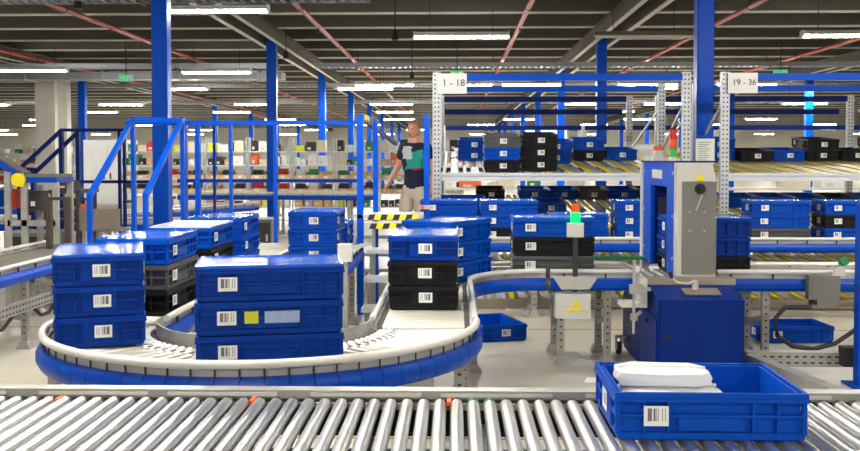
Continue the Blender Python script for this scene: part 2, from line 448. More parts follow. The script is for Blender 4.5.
for (x, y, z, lb) in ((-5.3, 13.4, 3.62, 'small black ceiling loudspeaker beside the near red pipe'), (-3.35, 18.6, 3.5, 'small black ceiling loudspeaker by the second blue column'),
                      (-0.95, 14.4, 3.4, 'small black ceiling loudspeaker near the middle lit lamp'), (-0.93, 20.2, 3.25, 'small black ceiling loudspeaker under the long cable tray')):
    y = rib_y(y)
    t = thing('ceiling_speaker', lb, 'loudspeaker', (x, y, z), group='ceiling loudspeakers')
    part('horn', MB().cyl((x, y, z), (x, y, z+0.14), 0.06, 0.04, n=12), 'black_rubber', t, True)
    part('rod', MB().cyl((x, y, z+0.14), (x, y, 4.078), 0.012, n=6), 'dark_metal', t)
    part('grille', MB().cyl((x, y, z-0.012), (x, y, z), 0.05, 0.06, n=12), 'dark_metal', t, True)
for (x, y, z, lb) in ((-7.2, 20.7, 3.2, 'green glowing exit sign under the air duct'), (0.05, 20.7, 3.28, 'green glowing exit sign above the sign reading 1 - 18'), (7.0, 20.7, 3.28, 'green glowing exit sign over the rack beyond the scanner gate')):
    y = rib_y(y)
    t = thing('exit_sign', lb, 'exit sign', (x, y, z), group='green exit signs')
    part('box', MB().box(x-0.15, x+0.15, y-0.03, y+0.03, z, z+0.14), 'light_grey', t)
    part('face', MB().box(x-0.14, x+0.14, y-0.036, y-0.03, z+0.01, z+0.13), 'exit_glow', t)
    f = MB()
    f.box(x-0.09, x-0.01, y-0.04, y-0.036, z+0.06, z+0.08).prism([(x-0.125, z+0.07), (x-0.085, z+0.1), (x-0.085, z+0.04)], 'y', y-0.04, y-0.036)
    f.box(x+0.04, x+0.10, y-0.04, y-0.036, z+0.025, z+0.115)
    part('arrow', f, 'paper', t)
    part('hanger', MB().cyl((x, y, z+0.14), (x, y, 4.078), 0.012, n=6), 'dark_metal', t)

# ------------------------------------------------------------------ totes
TL, TW, TH = 0.30, 0.20, 0.137
def tote_body(color, lidded):
    m = MB(); a, b = TL-0.022, TW-0.022
    def ring(ox, oy, th, z0, z1):
        m.box(-ox, ox, -oy, -oy+th, z0, z1); m.box(-ox, ox, oy-th, oy, z0, z1)
        m.box(-ox, -ox+th, -oy+th, oy-th, z0, z1); m.box(ox-th, ox, -oy+th, oy-th, z0, z1)
    ring(a, b, 0.008, 0.004, TH-0.004)                 # tub walls
    m.box(-a, a, -b, b, 0.0, 0.008)                    # floor
    ring(TL-0.006, TW-0.006, 0.02, 0.068, 0.076)       # middle flange
    ring(TL-0.012, TW-0.012, 0.016, 0.006, 0.024)      # bottom band
    for s in (-1, 1):
        for x in (-0.284, -0.205, -0.13, 0.13, 0.205, 0.284):
            m.box(x-0.004, x+0.004, s*(TW-0.014)-0.009, s*(TW-0.014)+0.009, 0.02, 0.112)
        m.box(-0.1, 0.1, s*(TW-0.016)-0.008, s*(TW-0.016)+0.008, 0.03, 0.066)
        for y in (-0.186, -0.105, 0.105, 0.186):
            m.box(s*(TL-0.014)-0.009, s*(TL-0.014)+0.009, y-0.004, y+0.004, 0.02, 0.112)
        m.box(s*(TL-0.016)-0.008, s*(TL-0.016)+0.008, -0.075, 0.075, 0.026, 0.112)
    return m.mesh('tote_body', color)
def tote_rim(color):
    m = MB()
    for (ox, oy, th, z0, z1) in ((TL, TW, 0.024, 0.112, 0.122), (TL-0.003, TW-0.003, 0.012, 0.122, TH)):
        m.box(-ox, ox, -oy, -oy+th, z0, z1); m.box(-ox, ox, oy-th, oy, z0, z1)
        m.box(-ox, -ox+th, -oy+th, oy-th, z0, z1); m.box(ox-th, ox, -oy+th, oy-th, z0, z1)
    return m.mesh('tote_rim', color)
BODY = {c: tote_body(c, False) for c in ('tote_blue', 'tote_black', 'tote_grey', 'tote_blue_deep')}
RIM = {c: tote_rim(c) for c in BODY}
def lid_half(matn):
    m = MB()
    m.box(0.002, TL-0.004, -TW+0.004, TW-0.004, 0.0, 0.007)
    m.box(0.002, TL-0.004, -TW+0.004, -TW+0.016, 0.007, 0.011); m.box(0.002, TL-0.004, TW-0.016, TW-0.004, 0.007, 0.011)
    m.box(TL-0.016, TL-0.004, -TW+0.016, TW-0.016, 0.007, 0.011)
    m.box(0.06, 0.2, -0.06, 0.06, 0.007, 0.0085)
    return m.mesh('lid_flap', matn)
LID = {c: lid_half(c) for c in ('lid_blue', 'lid_pale')}
LAB = MB().box(-0.038, 0.038, -0.0012, 0.0012, 0, 0.056).mesh('label', 'barcode')
COLN = {'b': ('tote_blue', 'blue'), 'k': ('tote_black', 'black'), 'g': ('tote_grey', 'dark grey'), 'd': ('tote_blue_deep', 'deep blue')}
def tote(x, y, z, rz, col, label, lid=None, group='stacked picking totes', sides='xXyY'):
    c, nm = COLN[col]
    t = thing('tote', label, 'tote', (x, y, z), rz, group)
    for n, me in (('body', BODY[c]), ('rim', RIM[c])):
        o = bpy.data.objects.new(n, me); C.objects.link(o); o.parent = t
    for s, lx, ly, r in (('x', -TL+0.006, -0.012, pi/2), ('X', TL-0.006, 0.012, pi/2), ('y', -0.17, -TW+0.006, 0), ('Y', 0.17, TW-0.006, 0)):
        if s not in sides: continue
        o = bpy.data.objects.new('label', LAB); C.objects.link(o); o.parent = t
        dx = {'x': -1, 'X': 1}.get(s, 0); dy = {'y': -1, 'Y': 1}.get(s, 0)
        o.location = (lx + dx*0.0035, ly + dy*0.0035, 0.045); o.rotation_euler = (0, 0, r)
    if lid:
        for s in (0, pi):
            o = bpy.data.objects.new('lid_flap', LID[lid]); C.objects.link(o); o.parent = t
            o.location = (0, 0, TH); o.rotation_euler = (0, 0, s)
    return t
PLACE = {1: [''], 2: ['lower', 'upper'], 3: ['bottom', 'middle', 'top'], 4: ['bottom', 'second', 'third', 'top']}
def stack(x, y, z, rz, cols, phrase, lid='lid_blue', group='stacked picking totes', jit=0.004, tilt=0.0):
    for k, c in enumerate(cols):
        nm = COLN[c][1]
        lb = f'{nm} tote, {PLACE[len(cols)][k]} of the {phrase}' if len(cols) > 1 else f'{nm} tote {phrase}'
        t = tote(x + random.uniform(-jit, jit), y + random.uniform(-jit, jit) - k*TH*sin(tilt), z + k*(TH+0.0005)*cos(tilt), rz + random.uniform(-0.012, 0.012), c, lb,
             lid if k == len(cols)-1 else None, group)
        if tilt: t.rotation_euler = (0, -tilt, rz) if rz > 1 else (tilt, 0, rz)

# ------------------------------------------------------------------ roller conveyors
def roller_mesh(name, L, r0, r1, m, ends=True, n=14):
    b = MB()
    b.cyl((0, -L/2+0.03, 0), (0, L/2-0.03, 0), r0, r1, n, 0)
    if ends:
        b.cyl((0, -L/2, 0), (0, -L/2+0.03, 0), r0*0.9, r0*0.9, n, 1); b.cyl((0, L/2-0.03, 0), (0, L/2, 0), r1*0.9, r1*0.9, n, 1)
    return b.mesh(name, [m, 'roller_end'], True)

def leg_frame(t, x, y, rz, top, w=0.44, name='support_leg'):
    """H frame: two perforated posts with base plates, one brace; direction across is local x rotated by rz"""
    ux, uy = cos(rz), sin(rz)
    for s in (-1, 1):
        m = MB(); px, py = x + ux*s*w/2, y + uy*s*w/2
        m.box(px-0.026, px+0.026, py-0.022, py+0.022, 0.01, top)
        m.prism([(px-0.058, 0), (px+0.058, 0), (px+0.03, 0.06), (px-0.03, 0.06)], 'y', py-0.05, py+0.05)
        o = part('leg', m, 'galvanised', t)
        h = MB(); zz = 0.12
        while zz < top-0.05: h.box(px-0.008, px+0.008, py-0.0232, py-0.022, zz, zz+0.012); zz += 0.05
        part('slot', h, 'dark_metal', o)['kind'] = 'stuff'
    part('brace', MB().bar((x-ux*w/2, y-uy*w/2, top*0.45), (x+ux*w/2, y+uy*w/2, top*0.62), 0.02, 0.05), 'galvanised', t)

H = 0.65      # roller top height
# profile of the blue skirt (bulging) relative to the rail line, height relative to roller top
def skirt_prof(s=1):
    return [(0.0, -0.015), (0.028, -0.022), (0.042, -0.05), (0.042, -0.08), (0.028, -0.105), (0.0, -0.11)]
INNER_PROF = [(0.0, -0.11), (0.0, 0.012), (-0.012, 0.012), (-0.012, -0.11)]
def rail_line(pts, tube_h=0.028):
    """guard tube points from (p, n) list"""
    return [(p[0] + n[0]*0.012, p[1] + n[1]*0.012, p[2] + tube_h) for p, n in pts]

def straight(name, label, x0, y0, x1, y1, hw=0.25, top=H, pitch=0.068, rmat='roller_zinc', legs=(), guard=(1, 1), skirt=(1, 1), seg=0.6, group='roller conveyor modules'):
    d = Vector((x1-x0, y1-y0)); L = d.length; d /= L
    nrm = Vector((d.y, -d.x))                     # right-hand side of travel
    t = thing(name, label, 'conveyor', ((x0+x1)/2, (y0+y1)/2, 0), group=group)
    me = roller_mesh('roller', 2*hw-0.02, 0.022, 0.022, rmat)
    a = math.atan2(nrm.y, nrm.x) - pi/2
    k = pitch/2
    while k < L:
        piece('roller', me, t, (x0+d.x*k, y0+d.y*k, top-0.022), (0, 0, a)); k += pitch
    for side, s in ((0, 1), (1, -1)):
        n = nrm*s
        def P(q): return ((x0+d.x*q+n.x*hw, y0+d.y*q+n.y*hw, top), (n.x, n.y))
        part('side_frame', MB().sweep([P(0), P(L)], INNER_PROF), 'aluminium', t)
        if skirt[side]:
            q = 0.0
            while q < L-0.01:
                e = min(q+seg-0.004, L)
                part('skirt_segment', MB().sweep([P(q), P(e)], skirt_prof()), 'skirt_blue', t); q += seg
        if guard[side]:
            part('guard_tube', MB().tube(rail_line([P(0), P(L)], 0.034), 0.017, 8), 'guard_white', t, True)
            q = 0.1
            while q < L:
                p, nn = P(q)
                part('bracket', MB().bar((p[0]+nn[0]*0.012, p[1]+nn[1]*0.012, top-0.02), (p[0]+nn[0]*0.012, p[1]+nn[1]*0.012, top+0.03), 0.012), 'dark_metal', t); q += 0.3
    for q in legs:
        leg_frame(t, x0+d.x*q, y0+d.y*q, math.atan2(nrm.y, nrm.x), top-0.11, 2*hw-0.06)
    return t

def curve(name, label, cx, cy, a0, a1, rc=0.82, hw=0.25, top=H, outer_skirt=True, inner_skirt=False, step=R(4.6), legs=(), wheels=True, group='roller conveyor modules'):
    t = thing(name, label, 'conveyor', (cx, cy, 0), group=group)
    me = roller_mesh('tapered_roller', 2*hw-0.02, 0.017, 0.026, 'roller_zinc')
    n = int(abs(a1-a0)/step); sg = 1 if a1 > a0 else -1
    for i in range(n):
        a = a0 + sg*(i+0.5)*step
        piece('roller', me, t, (cx+cos(a)*rc, cy+sin(a)*rc, top-0.026), (0, 0, a - pi/2))
    def arc(rad, b0, b1, k, out=1): return [((cx+cos(b0+(b1-b0)*i/k)*rad, cy+sin(b0+(b1-b0)*i/k)*rad, top), (out*cos(b0+(b1-b0)*i/k), out*sin(b0+(b1-b0)*i/k))) for i in range(k+1)]
    ro, ri = rc+hw, rc-hw
    part('outer_frame', MB().sweep(arc(ro, a0, a1, 40), INNER_PROF), 'aluminium', t, True)
    part('inner_frame', MB().sweep(arc(ri, a0, a1, 30, -1), [(0.0, -0.11), (0.0, 0.05), (-0.008, 0.05), (-0.008, -0.11)]), 'galvanised', t, True)
    part('guard_tube', MB().tube(rail_line(arc(ro, a0, a1, 48), 0.036), 0.019, 10), 'guard_white', t, True)
    ns = int(abs(a1-a0)*ro/0.095)
    for i in range(ns):
        b0 = a0+(a1-a0)*i/ns; b1 = a0+(a1-a0)*(i+1)/ns; g = 0.0016*(1 if a1 > a0 else -1)
        if outer_skirt:
            part('skirt_segment', MB().sweep(arc(ro, b0+g, b1-g, 3), skirt_prof()), 'skirt_blue', t, True)
        p = arc(ro, b0, b1, 1)[0]
        if i: part('bracket', MB().bar((p[0][0]+p[1][0]*0.012, p[0][1]+p[1][1]*0.012, top-0.02), (p[0][0]+p[1][0]*0.012, p[0][1]+p[1][1]*0.012, top+0.026), 0.007), 'dark_metal', t)
    if inner_skirt:
        part('inner_skirt', MB().sweep(arc(ri, a0, a1, 24, -1), skirt_prof()), 'skirt_blue', t, True)
        part('inner_guard_tube', MB().tube(rail_line(arc(ri, a0, a1, 30, -1), 0.036), 0.017, 8), 'guard_white', t, True)
    if wheels:
        wm = MB().cyl((0, -0.016, 0), (0, 0.016, 0), 0.014, n=10).mesh('wheel', 'wheel_white', True)
        hm = MB().cyl((0, -0.021, 0), (0, 0.021, 0), 0.0145, n=8).mesh('axle', 'black_rubber')
        for i in range(n):
            for rr in (ri+0.055, ri+0.095, ri+0.135):
                a = a0 + sg*(i + (0.0 if rr != ri+0.095 else 0.5))*step
                w = piece('skate_wheel', wm, t, (cx+cos(a)*rr, cy+sin(a)*rr, top-0.016), (0, 0, a-pi/2))
                if rr == ri+0.095: piece('axle', hm, t, (cx+cos(a)*(rr+0.02), cy+sin(a)*(rr+0.02), top-0.0165), (0, 0, a-pi/2))
    for a in legs: leg_frame(t, cx+cos(a)*rc, cy+sin(a)*rc, a, top-0.11, 2*hw-0.08)
    return t

UC = (-0.95, 4.77); SC = (0.66, 6.35); RU = 0.79
straight('straight_roller_conveyor', 'straight roller conveyor bringing tote stacks towards the U-bend', -1.74, 9.6, -1.74, UC[1]+0.035, legs=(1.2, 3.0, 4.6), guard=(1, 1))
u = curve('curved_roller_conveyor', 'U-shaped roller bend with white guard tube and blue skirt', UC[0], UC[1], pi, 2*pi, rc=RU, hw=0.257, legs=(R(200), R(272), R(345)))
part('drive_box', MB().prism([(-0.55, 0.40), (-0.1, 0.40), (-0.1, 0.52), (-0.62, 0.52)], 'y', 4.3, 4.6), 'light_grey', u)
straight('straight_roller_conveyor', 'short straight roller conveyor between the two bends', -0.16, UC[1]+0.035, -0.16, SC[1]-0.035, legs=(0.7,), guard=(1, 1))
curve('curved_roller_conveyor', 'quarter roller bend turning towards the scanner gate', SC[0], SC[1], pi, pi/2, outer_skirt=True, inner_skirt=True, legs=(R(150),), wheels=False)
gcv = straight('straight_roller_conveyor', 'straight roller conveyor with green beacon post ahead of the scanner gate', SC[0]+0.035, 7.17, 1.34, 7.17, legs=(0.08, 0.42), seg=0.66)
part('green_guide', MB().cyl((0.98, 7.46, H+0.075), (1.5, 7.46, H+0.075), 0.014, n=8), 'green_rubber', gcv, True)
straight('straight_roller_conveyor', 'straight roller conveyor leaving the scanner gate', 1.9, 7.17, 4.2, 7.17, legs=(0.36, 1.9), seg=0.62)

# second lane carrying the twin stacks
straight('straight_roller_conveyor', 'short roller conveyor parallel to the infeed line, behind the bend', -1.15, 8.95, -1.15, 7.2, legs=(0.4, 1.4), guard=(0, 1), skirt=(1, 1))

# tote stacks on the roller line
ph = R(20)
stack(UC[0]-0.005-RU*cos(ph), UC[1]-RU*sin(ph), H, pi/2 + ph, 'ddd', 'all-blue stack entering the U-bend')
stack(-1.74, 5.36, H, pi/2, 'kgb', 'stack right behind the all-blue one at the bend')
stack(-1.74, 6.28, H, pi/2, 'kkb', 'pale-lidded stack on the infeed conveyor', lid='lid_pale')
stack(-1.75, 7.2, H, pi/2, 'bbb', 'all-blue stack farthest back on the infeed conveyor')
stack(-1.16, 7.98, H, pi/2, 'bbb', 'all-blue stack on the parallel lane under the guard rail')
stack(-1.15, 8.62, H, pi/2, 'bb', 'blue pair at the far end of the parallel lane')
al = R(12)
stack(UC[0]+RU*sin(al), UC[1]-RU*cos(al), H, al, 'ddd', 'stack halfway round the U-bend', jit=0.002)
for o_ in list(C.objects):
    if o_.get('label', '').endswith('middle of the stack halfway round the U-bend'):
        for nm_, xa_, xb_, m_ in (('yellow_sticker', -0.10, -0.045, 'goods_yellow'), ('address_sticker', -0.02, 0.12, 'tote_sticker')):
            part(nm_, MB().box(xa_, xb_, -TW-0.0005, -TW+0.010, 0.05, 0.098), m_, o_, world=False)
stack(-0.18, 5.6, H, pi/2, 'kkd', 'blue-topped black stack leaving the U-bend')
stack(SC[0]-0.82*cos(R(30)), SC[1]+0.82*sin(R(30)), H, pi/2 - R(30), 'bbb', 'all-blue stack on the quarter bend')
stack(0.73, 7.17, H, 0, 'gkb', 'blue-topped stack behind the green beacon')
stack(1.86, 7.17, H, 0, 'kdd', 'stack passing through the scanner gate')

# ------------------------------------------------------------------ front roller conveyor
fc = thing('front_roller_conveyor', 'wide steel roller conveyor running across the front of the scene', 'conveyor', (0, 3.05, 0))
fr_me = roller_mesh('roller', 0.72, 0.0225, 0.0225, 'roller_steel', True, 18)
x = -2.45; i = 0
while x < 2.6:
    piece('roller', fr_me, fc, (x, 3.01, H-0.0225)); x += 0.0585; i += 1
part('back_rail', MB().box(-2.6, 2.7, 3.40, 3.44, H-0.03, H+0.012).box(-2.6, 2.7, 3.39, 3.45, H+0.012, H+0.016), 'aluminium', fc)
part('back_channel', MB().box(-2.6, 2.7, 3.375, 3.385, H-0.13, H-0.012).box(-2.6, 2.7, 3.36, 3.40, H-0.14, H-0.13), 'dark_metal', fc)
part('front_channel', MB().box(-2.6, 2.7, 2.60, 2.64, H-0.14, H-0.03), 'aluminium', fc)
sp = MB().box(-0.009, 0.009, -0.004, 0.004, -0.012, 0.012).mesh('spacer', 'light_grey')
x = -2.45+0.029
while x < 2.6: piece('spacer', sp, fc, (x, 3.368, H-0.035)); x += 0.0585
x = -2.5; k = 0
while x < 2.6:
    part('guide_strip', MB().box(x, x+0.40, 3.386, 3.40, H-0.006, H+0.008), 'guard_white', fc); x += 0.52 if k % 2 else 0.47; k += 1
for x in (-2.0, -0.95, 0.1, 1.2, 2.2):
    part('cross_member', MB().box(x-0.03, x+0.03, 2.64, 3.375, H-0.14, H-0.1), 'galvanised', fc)
part('centre_channel', MB().box(-2.6, 2.7, 2.98, 3.04, H-0.15, H-0.09), 'dark_metal', fc)
for x in (-2.3, -0.3, 1.5):
    for yy in (2.66, 3.35): part('leg', MB().box(x-0.03, x+0.03, yy-0.025, yy+0.025, 0.01, H-0.14).box(x-0.07, x+0.07, yy-0.06, yy+0.06, 0, 0.012), 'galvanised', fc)
    part('brace', MB().bar((x, 2.66, 0.2), (x, 3.35, 0.2), 0.04), 'galvanised', fc)
part('gap_shade_sheet', MB().box(-2.6, 2.7, 2.64, 3.375, H-0.2, H-0.19), 'dark_metal', fc)  # dark sheet added so the roller gaps look shaded
for x in (-1.41, -0.715, -0.02):
    part('orange_clip', MB().box(x-0.008, x+0.008, 3.30, 3.36, H-0.012, H+0.0), 'orange', fc)
gr = MB().cyl((0, -0.016, 0), (0, 0.016, 0), 0.0235, n=16).mesh('green_band', 'green_rubber', True)
for x in (-2.45+0.0585*43, -2.45+0.0585*44): piece('green_band', gr, fc, (x, 3.345, H-0.0225))

ft = tote(0.772, 3.06, H, R(-0.5), 'b', 'open blue tote on the front conveyor holding white parcels', None, group='open totes')
ft.scale = (0.97, 1.1, 1.08)
def parcel(x, y, z, sx, sy, sz, rz, label, seed):
    m = MB(); n, k = 12, 7; vs = []; fs = []
    rnd = random.Random(seed)
    for j in range(k+1):
        v = -1 + 2*j/k
        for i in range(n):
            a = 2*pi*i/n
            cx_, cy_ = cos(a), sin(a)
            e = 0.35
            px = math.copysign(abs(cx_)**e, cx_); py = math.copysign(abs(cy_)**e, cy_)
            w = max(0.0, 1 - abs(v)**4)**0.5*0.22 + 0.78
            vs.append((px*sx*w*(1+rnd.uniform(-0.025, 0.025)), py*sy*w*(1+rnd.uniform(-0.03, 0.03)), sz*(v+1) + rnd.uniform(-0.003, 0.003)*(1 if 0 < j else 0)))
    for j in range(k):
        for i in range(n): fs.append((j*n+i, j*n+(i+1)%n, (j+1)*n+(i+1)%n, (j+1)*n+i))
    fs += [tuple(range(n-1,-1,-1)), tuple(range(k*n, k*n+n))]
    m.add(vs, fs)
    t = thing('parcel', label, 'parcel', (x, y, z), rz, 'white parcels in the open tote')
    part('bag', m, 'poly_white', t, True, world=False)
    s = MB().box(-sx*0.9, sx*0.9, -0.006, 0.006, sz*2-0.004, sz*2+0.003)
    part('seam', s, 'paper', t, world=False)
    return t
parcel(0.70, 3.10, H+0.009, 0.17, 0.10, 0.052, R(2), 'white plastic-wrapped parcel lying at the bottom of the open tote', 3)
parcel(0.68, 3.12, H+0.116, 0.155, 0.085, 0.026, R(-3), 'white plastic-wrapped parcel lying on the larger parcel', 5)
parcel(0.785, 2.94, H+0.009, 0.17, 0.045, 0.05, R(0), 'narrow white parcel along the near wall of the open tote', 8)

# ------------------------------------------------------------------ scanner gate machine
GATE_ROLLER = roller_mesh('roller', 0.5, 0.022, 0.022, 'roller_zinc')
mc = thing('scanner_gate', 'tall blue and grey scanner gate standing over the roller line', 'machine', (1.62, 7.1, 0))
gx0, gx1, gy0, gy1, gt = 1.53, 1.80, 6.58, 7.82, 1.475
m = MB()      # blue portal plates: two jambs, head, on both end faces
m.box(gx0, gx0+0.03, gy0+0.02, 6.90, H+0.03, gt)
m.box(gx0, gx0+0.03, 7.46, gy1, H+0.03, gt)
m.box(gx0, gx0+0.03, 6.90, 7.46, 1.30, gt)
part('portal_plate', m, 'frame_blue', mc)
part('inner_lining', MB().box(gx0+0.03, gx1, 6.84, 6.88, H+0.03, gt-0.02).box(gx0+0.03, gx1, 7.48, 7.52, H+0.03, gt-0.02).box(gx0+0.03, gx1, 6.88, 7.48, 1.3, 1.33), 'beam_navy', mc)
part('top_cover', MB().box(gx0-0.005, gx1+0.01, gy0+0.02, gy1, gt, gt+0.012), 'beam_navy', mc)
part('outer_jamb', MB().box(gx0-0.012, gx0, 7.74, 7.82, 0.02, gt).box(gx0-0.012, gx0, gy0+0.02, 6.62, H+0.03, gt), 'light_grey', mc)
part('side_cover', MB().prism([(gx0, H+0.03), (gx1, H+0.03), (gx1, gt-0.14), (gx1-0.03, gt), (gx0, gt)], 'y', gy0, gy0+0.02), 'light_grey', mc)
pg = part('front_panel', MB().box(gx0+0.035, gx1-0.004, gy0-0.012, gy0, H+0.06, gt-0.13), 'panel_grey', mc)
kx, kz = gx0+0.155, gt-0.18
part('rotary_switch', MB().cyl((kx, gy0-0.012, kz), (kx, gy0-0.035, kz), 0.038, 0.032, 16), 'black_rubber', pg, True)
part('switch_grip', MB().box(kx-0.008, kx+0.008, gy0-0.05, gy0-0.035, kz-0.028, kz+0.028), 'black_rubber', pg)
part('key', MB().bar((kx+0.012, gy0-0.02, kz-0.04), (kx-0.03, gy0-0.02, kz-0.15), 0.008), 'aluminium', pg)
scr = MB()
for sx in (-0.05, 0.05):
    for sz in (-0.16, -0.29): scr.cyl((kx+sx-0.02, gy0-0.012, kz+sz), (kx+sx-0.02, gy0-0.016, kz+sz), 0.006, n=8)
part('screw', scr, 'aluminium', pg)['kind'] = 'stuff'
wt = MB().prism([(kx-0.035, kz+0.055), (kx+0.035, kz+0.055), (kx, kz+0.11)], 'y', gy0-0.006, gy0-0.002)
part('warning_triangle', wt, 'yellow', mc)
part('name_plate', MB().box(gx0-0.004, gx0, 7.05, 7.4, 1.355, 1.42), 'light_grey', mc)
for (yy, zz) in ((6.7, 1.4), (6.7, 0.8), (7.7, 1.4), (7.7, 0.8), (6.7, 1.1), (7.7, 1.1)):
    part('bolt', MB().cyl((gx0, yy, zz), (gx0-0.008, yy, zz), 0.012, n=8), 'aluminium', mc)
part('post', MB().box(gx0, gx0+0.05, gy1-0.06, gy1-0.01, 0, H+0.03).box(gx1-0.05, gx1, gy1-0.06, gy1-0.01, 0, H+0.03), 'galvanised', mc)
for rx_ in range(7):
    piece('roller', GATE_ROLLER, mc, (1.385+rx_*0.075, 7.17, H-0.022))
for yy_ in (6.91, 7.43): part('roller_frame', MB().box(1.35, 1.89, yy_-0.006, yy_+0.006, 0.55, H-0.004), 'aluminium', mc)
part('scanner_head', MB().box(gx0+0.06, gx0+0.2, 7.40, 7.46, 1.0, 1.2), 'black_rubber', mc)

# base cabinet
cb = thing('drive_cabinet', 'low blue machine cabinet with sloping top under the scanner gate', 'cabinet', (1.6, 6.6, 0))
X0, X1, Y0, Y1, ZT = 1.325, 1.885, 6.2, 7.45, 0.58
bx_ = MB(); bx_.prism([(Y0, 0.03), (Y1, 0.03), (Y1, 0.50), (6.83, 0.50), (6.83, 0.64), (6.5, 0.64), (Y0, ZT)], 'x', X0, X1)
part('body', bx_, 'machine_blue', cb)
part('plinth', MB().box(X0+0.03, X1-0.03, Y0+0.03, Y1-0.03, 0, 0.03), 'dark_metal', cb)
fd = part('front_door', MB().box(X0+0.015, X1-0.015, Y0-0.012, Y0, 0.06, ZT-0.015), 'machine_blue', cb)
part('lock', MB().cyl((X0+0.07, Y0-0.012, 0.34), (X0+0.07, Y0-0.02, 0.34), 0.016, n=12), 'black_rubber', fd, True)
sd = part('side_door', MB().box(X0-0.010, X0, Y0+0.02, 6.78, 0.06, 0.45), 'machine_blue', cb)
part('lock', MB().cyl((X0-0.01, 6.5, 0.4), (X0-0.02, 6.5, 0.4), 0.014, n=10), 'black_rubber', sd, True)
part('side_door', MB().box(X0-0.010, X0, 6.80, 7.43, 0.06, 0.45), 'machine_blue', cb)
part('top_frame', MB().box(X0-0.03, X1+0.03, 6.505, 6.56, 0.641, H+0.042), 'steel_sheet', cb)
part('side_bracket', MB().box(X0-0.075, X0-0.03, 6.40, 6.575, 0.50, H+0.045).box(X0-0.2, X0-0.075, 6.40, 6.575, 0.50, 0.53), 'light_grey', cb)
th_ = math.atan2(0.64-ZT, 6.5-Y0)
cy0 = 6.34; cz0 = ZT + (cy0-Y0)*math.tan(th_) + 0.014
ck = thing('crank_clamp', 'bare metal clamp crank on its plate atop the blue cabinet', 'handle', (1.56, cy0, cz0))
part('mount_plate', MB().bar((1.52, cy0, cz0-0.004), (1.76, cy0, cz0-0.004), 0.13, 0.006, up=(0, -sin(th_), cos(th_))), 'steel_sheet', ck)
part('hub', MB().cyl((1.60, cy0, cz0+0.008), (1.60, cy0, cz0+0.075), 0.024, 0.018, 12), 'aluminium', ck, True)
part('crank', MB().tube([(1.60, cy0-0.01, cz0+0.065), (1.54, cy0-0.02, cz0+0.05), (1.47, cy0-0.02, cz0+0.06), (1.44, cy0-0.02, cz0+0.10)], 0.009, 8), 'aluminium', ck, True)
part('grip', MB().cyl((1.44, cy0-0.02, cz0+0.09), (1.425, cy0-0.02, cz0+0.125), 0.013, n=10), 'black_rubber', ck, True)
cv = thing('clamp_rod', 'upright threaded clamp rod with joints beside the blue cabinet', 'clamp', (1.18, 6.5, 0.35))
part('rod', MB().cyl((1.20, 6.37, 0.33), (1.20, 6.37, 0.82), 0.01, n=8), 'aluminium', cv, True)
part('clamp_joint', MB().box(1.17, 1.26, 6.34, 6.395, 0.60, 0.66), 'galvanised', cv)
part('clamp_joint', MB().box(1.18, 1.22, 6.34, 6.395, 0.42, 0.46), 'galvanised', cv)
part('cross_arm', MB().bar((1.20, 6.37, 0.63), (1.31, 6.37, 0.63), 0.024), 'galvanised', cv)
part('side_arm', MB().bar((1.20, 6.37, 0.76), (1.20, 6.80, 0.76), 0.02), 'galvanised', cv)
part('stand_foot', MB().bar((1.20, 6.37, 0.44), (1.25, 6.37, 0.48), 0.02), 'galvanised', cv)

# caster of the cabinet
kc = thing('caster_wheel', 'small swivel castor at the far foot of the blue cabinet', 'castor', (1.26, 7.3, 0))
part('wheel', MB().cyl((1.245, 7.3, 0.05), (1.275, 7.3, 0.05), 0.05, n=16), 'black_rubber', kc, True)
part('fork', MB().box(1.238, 1.244, 7.26, 7.34, 0.04, 0.13).box(1.276, 1.282, 7.26, 7.34, 0.04, 0.13).box(1.238, 1.312, 7.26, 7.34, 0.13, 0.14), 'galvanised', kc)

# signal tower on the gate
st = thing('signal_tower', 'red, amber and green signal lamp tower on top of the scanner gate', 'signal lamp', (1.71, 7.6, gt+0.012))
sxp, syp, z0 = 1.71, 7.5, gt+0.012
st.location = (sxp, syp, z0); BASE[st.name] = Vector((sxp, syp, z0))
part('stem', MB().cyl((sxp, syp, z0), (sxp, syp, z0+0.03), 0.03, n=14), 'light_grey', st, True)
for k, (mn, nm) in enumerate((('beacon_green_dim', 'green_lens'), ('beacon_orange', 'amber_lens'), ('beacon_red', 'red_lens'))):
    part(nm, MB().cyl((sxp, syp, z0+0.03+k*0.072), (sxp, syp, z0+0.098+k*0.072), 0.029, n=16), mn, st, True)
    part('ring', MB().cyl((sxp, syp, z0+0.098+k*0.072), (sxp, syp, z0+0.102+k*0.072), 0.031, n=16), 'dark_metal', st, True)
part('cap', MB().cyl((sxp, syp, z0+0.246), (sxp, syp, z0+0.256), 0.029, 0.02, 14), 'black_rubber', st, True)
jb = thing('junction_box', 'small white and orange sensor box on the gate beside the signal tower', 'sensor', (1.60, 7.55, z0))
part('housing', MB().prism([(1.565, z0), (1.645, z0), (1.635, z0+0.08), (1.575, z0+0.08)], 'y', 7.52, 7.6), 'light_grey', jb)
part('lens', MB().box(1.572, 1.638, 7.53, 7.59, z0+0.08, z0+0.115), 'orange', jb)

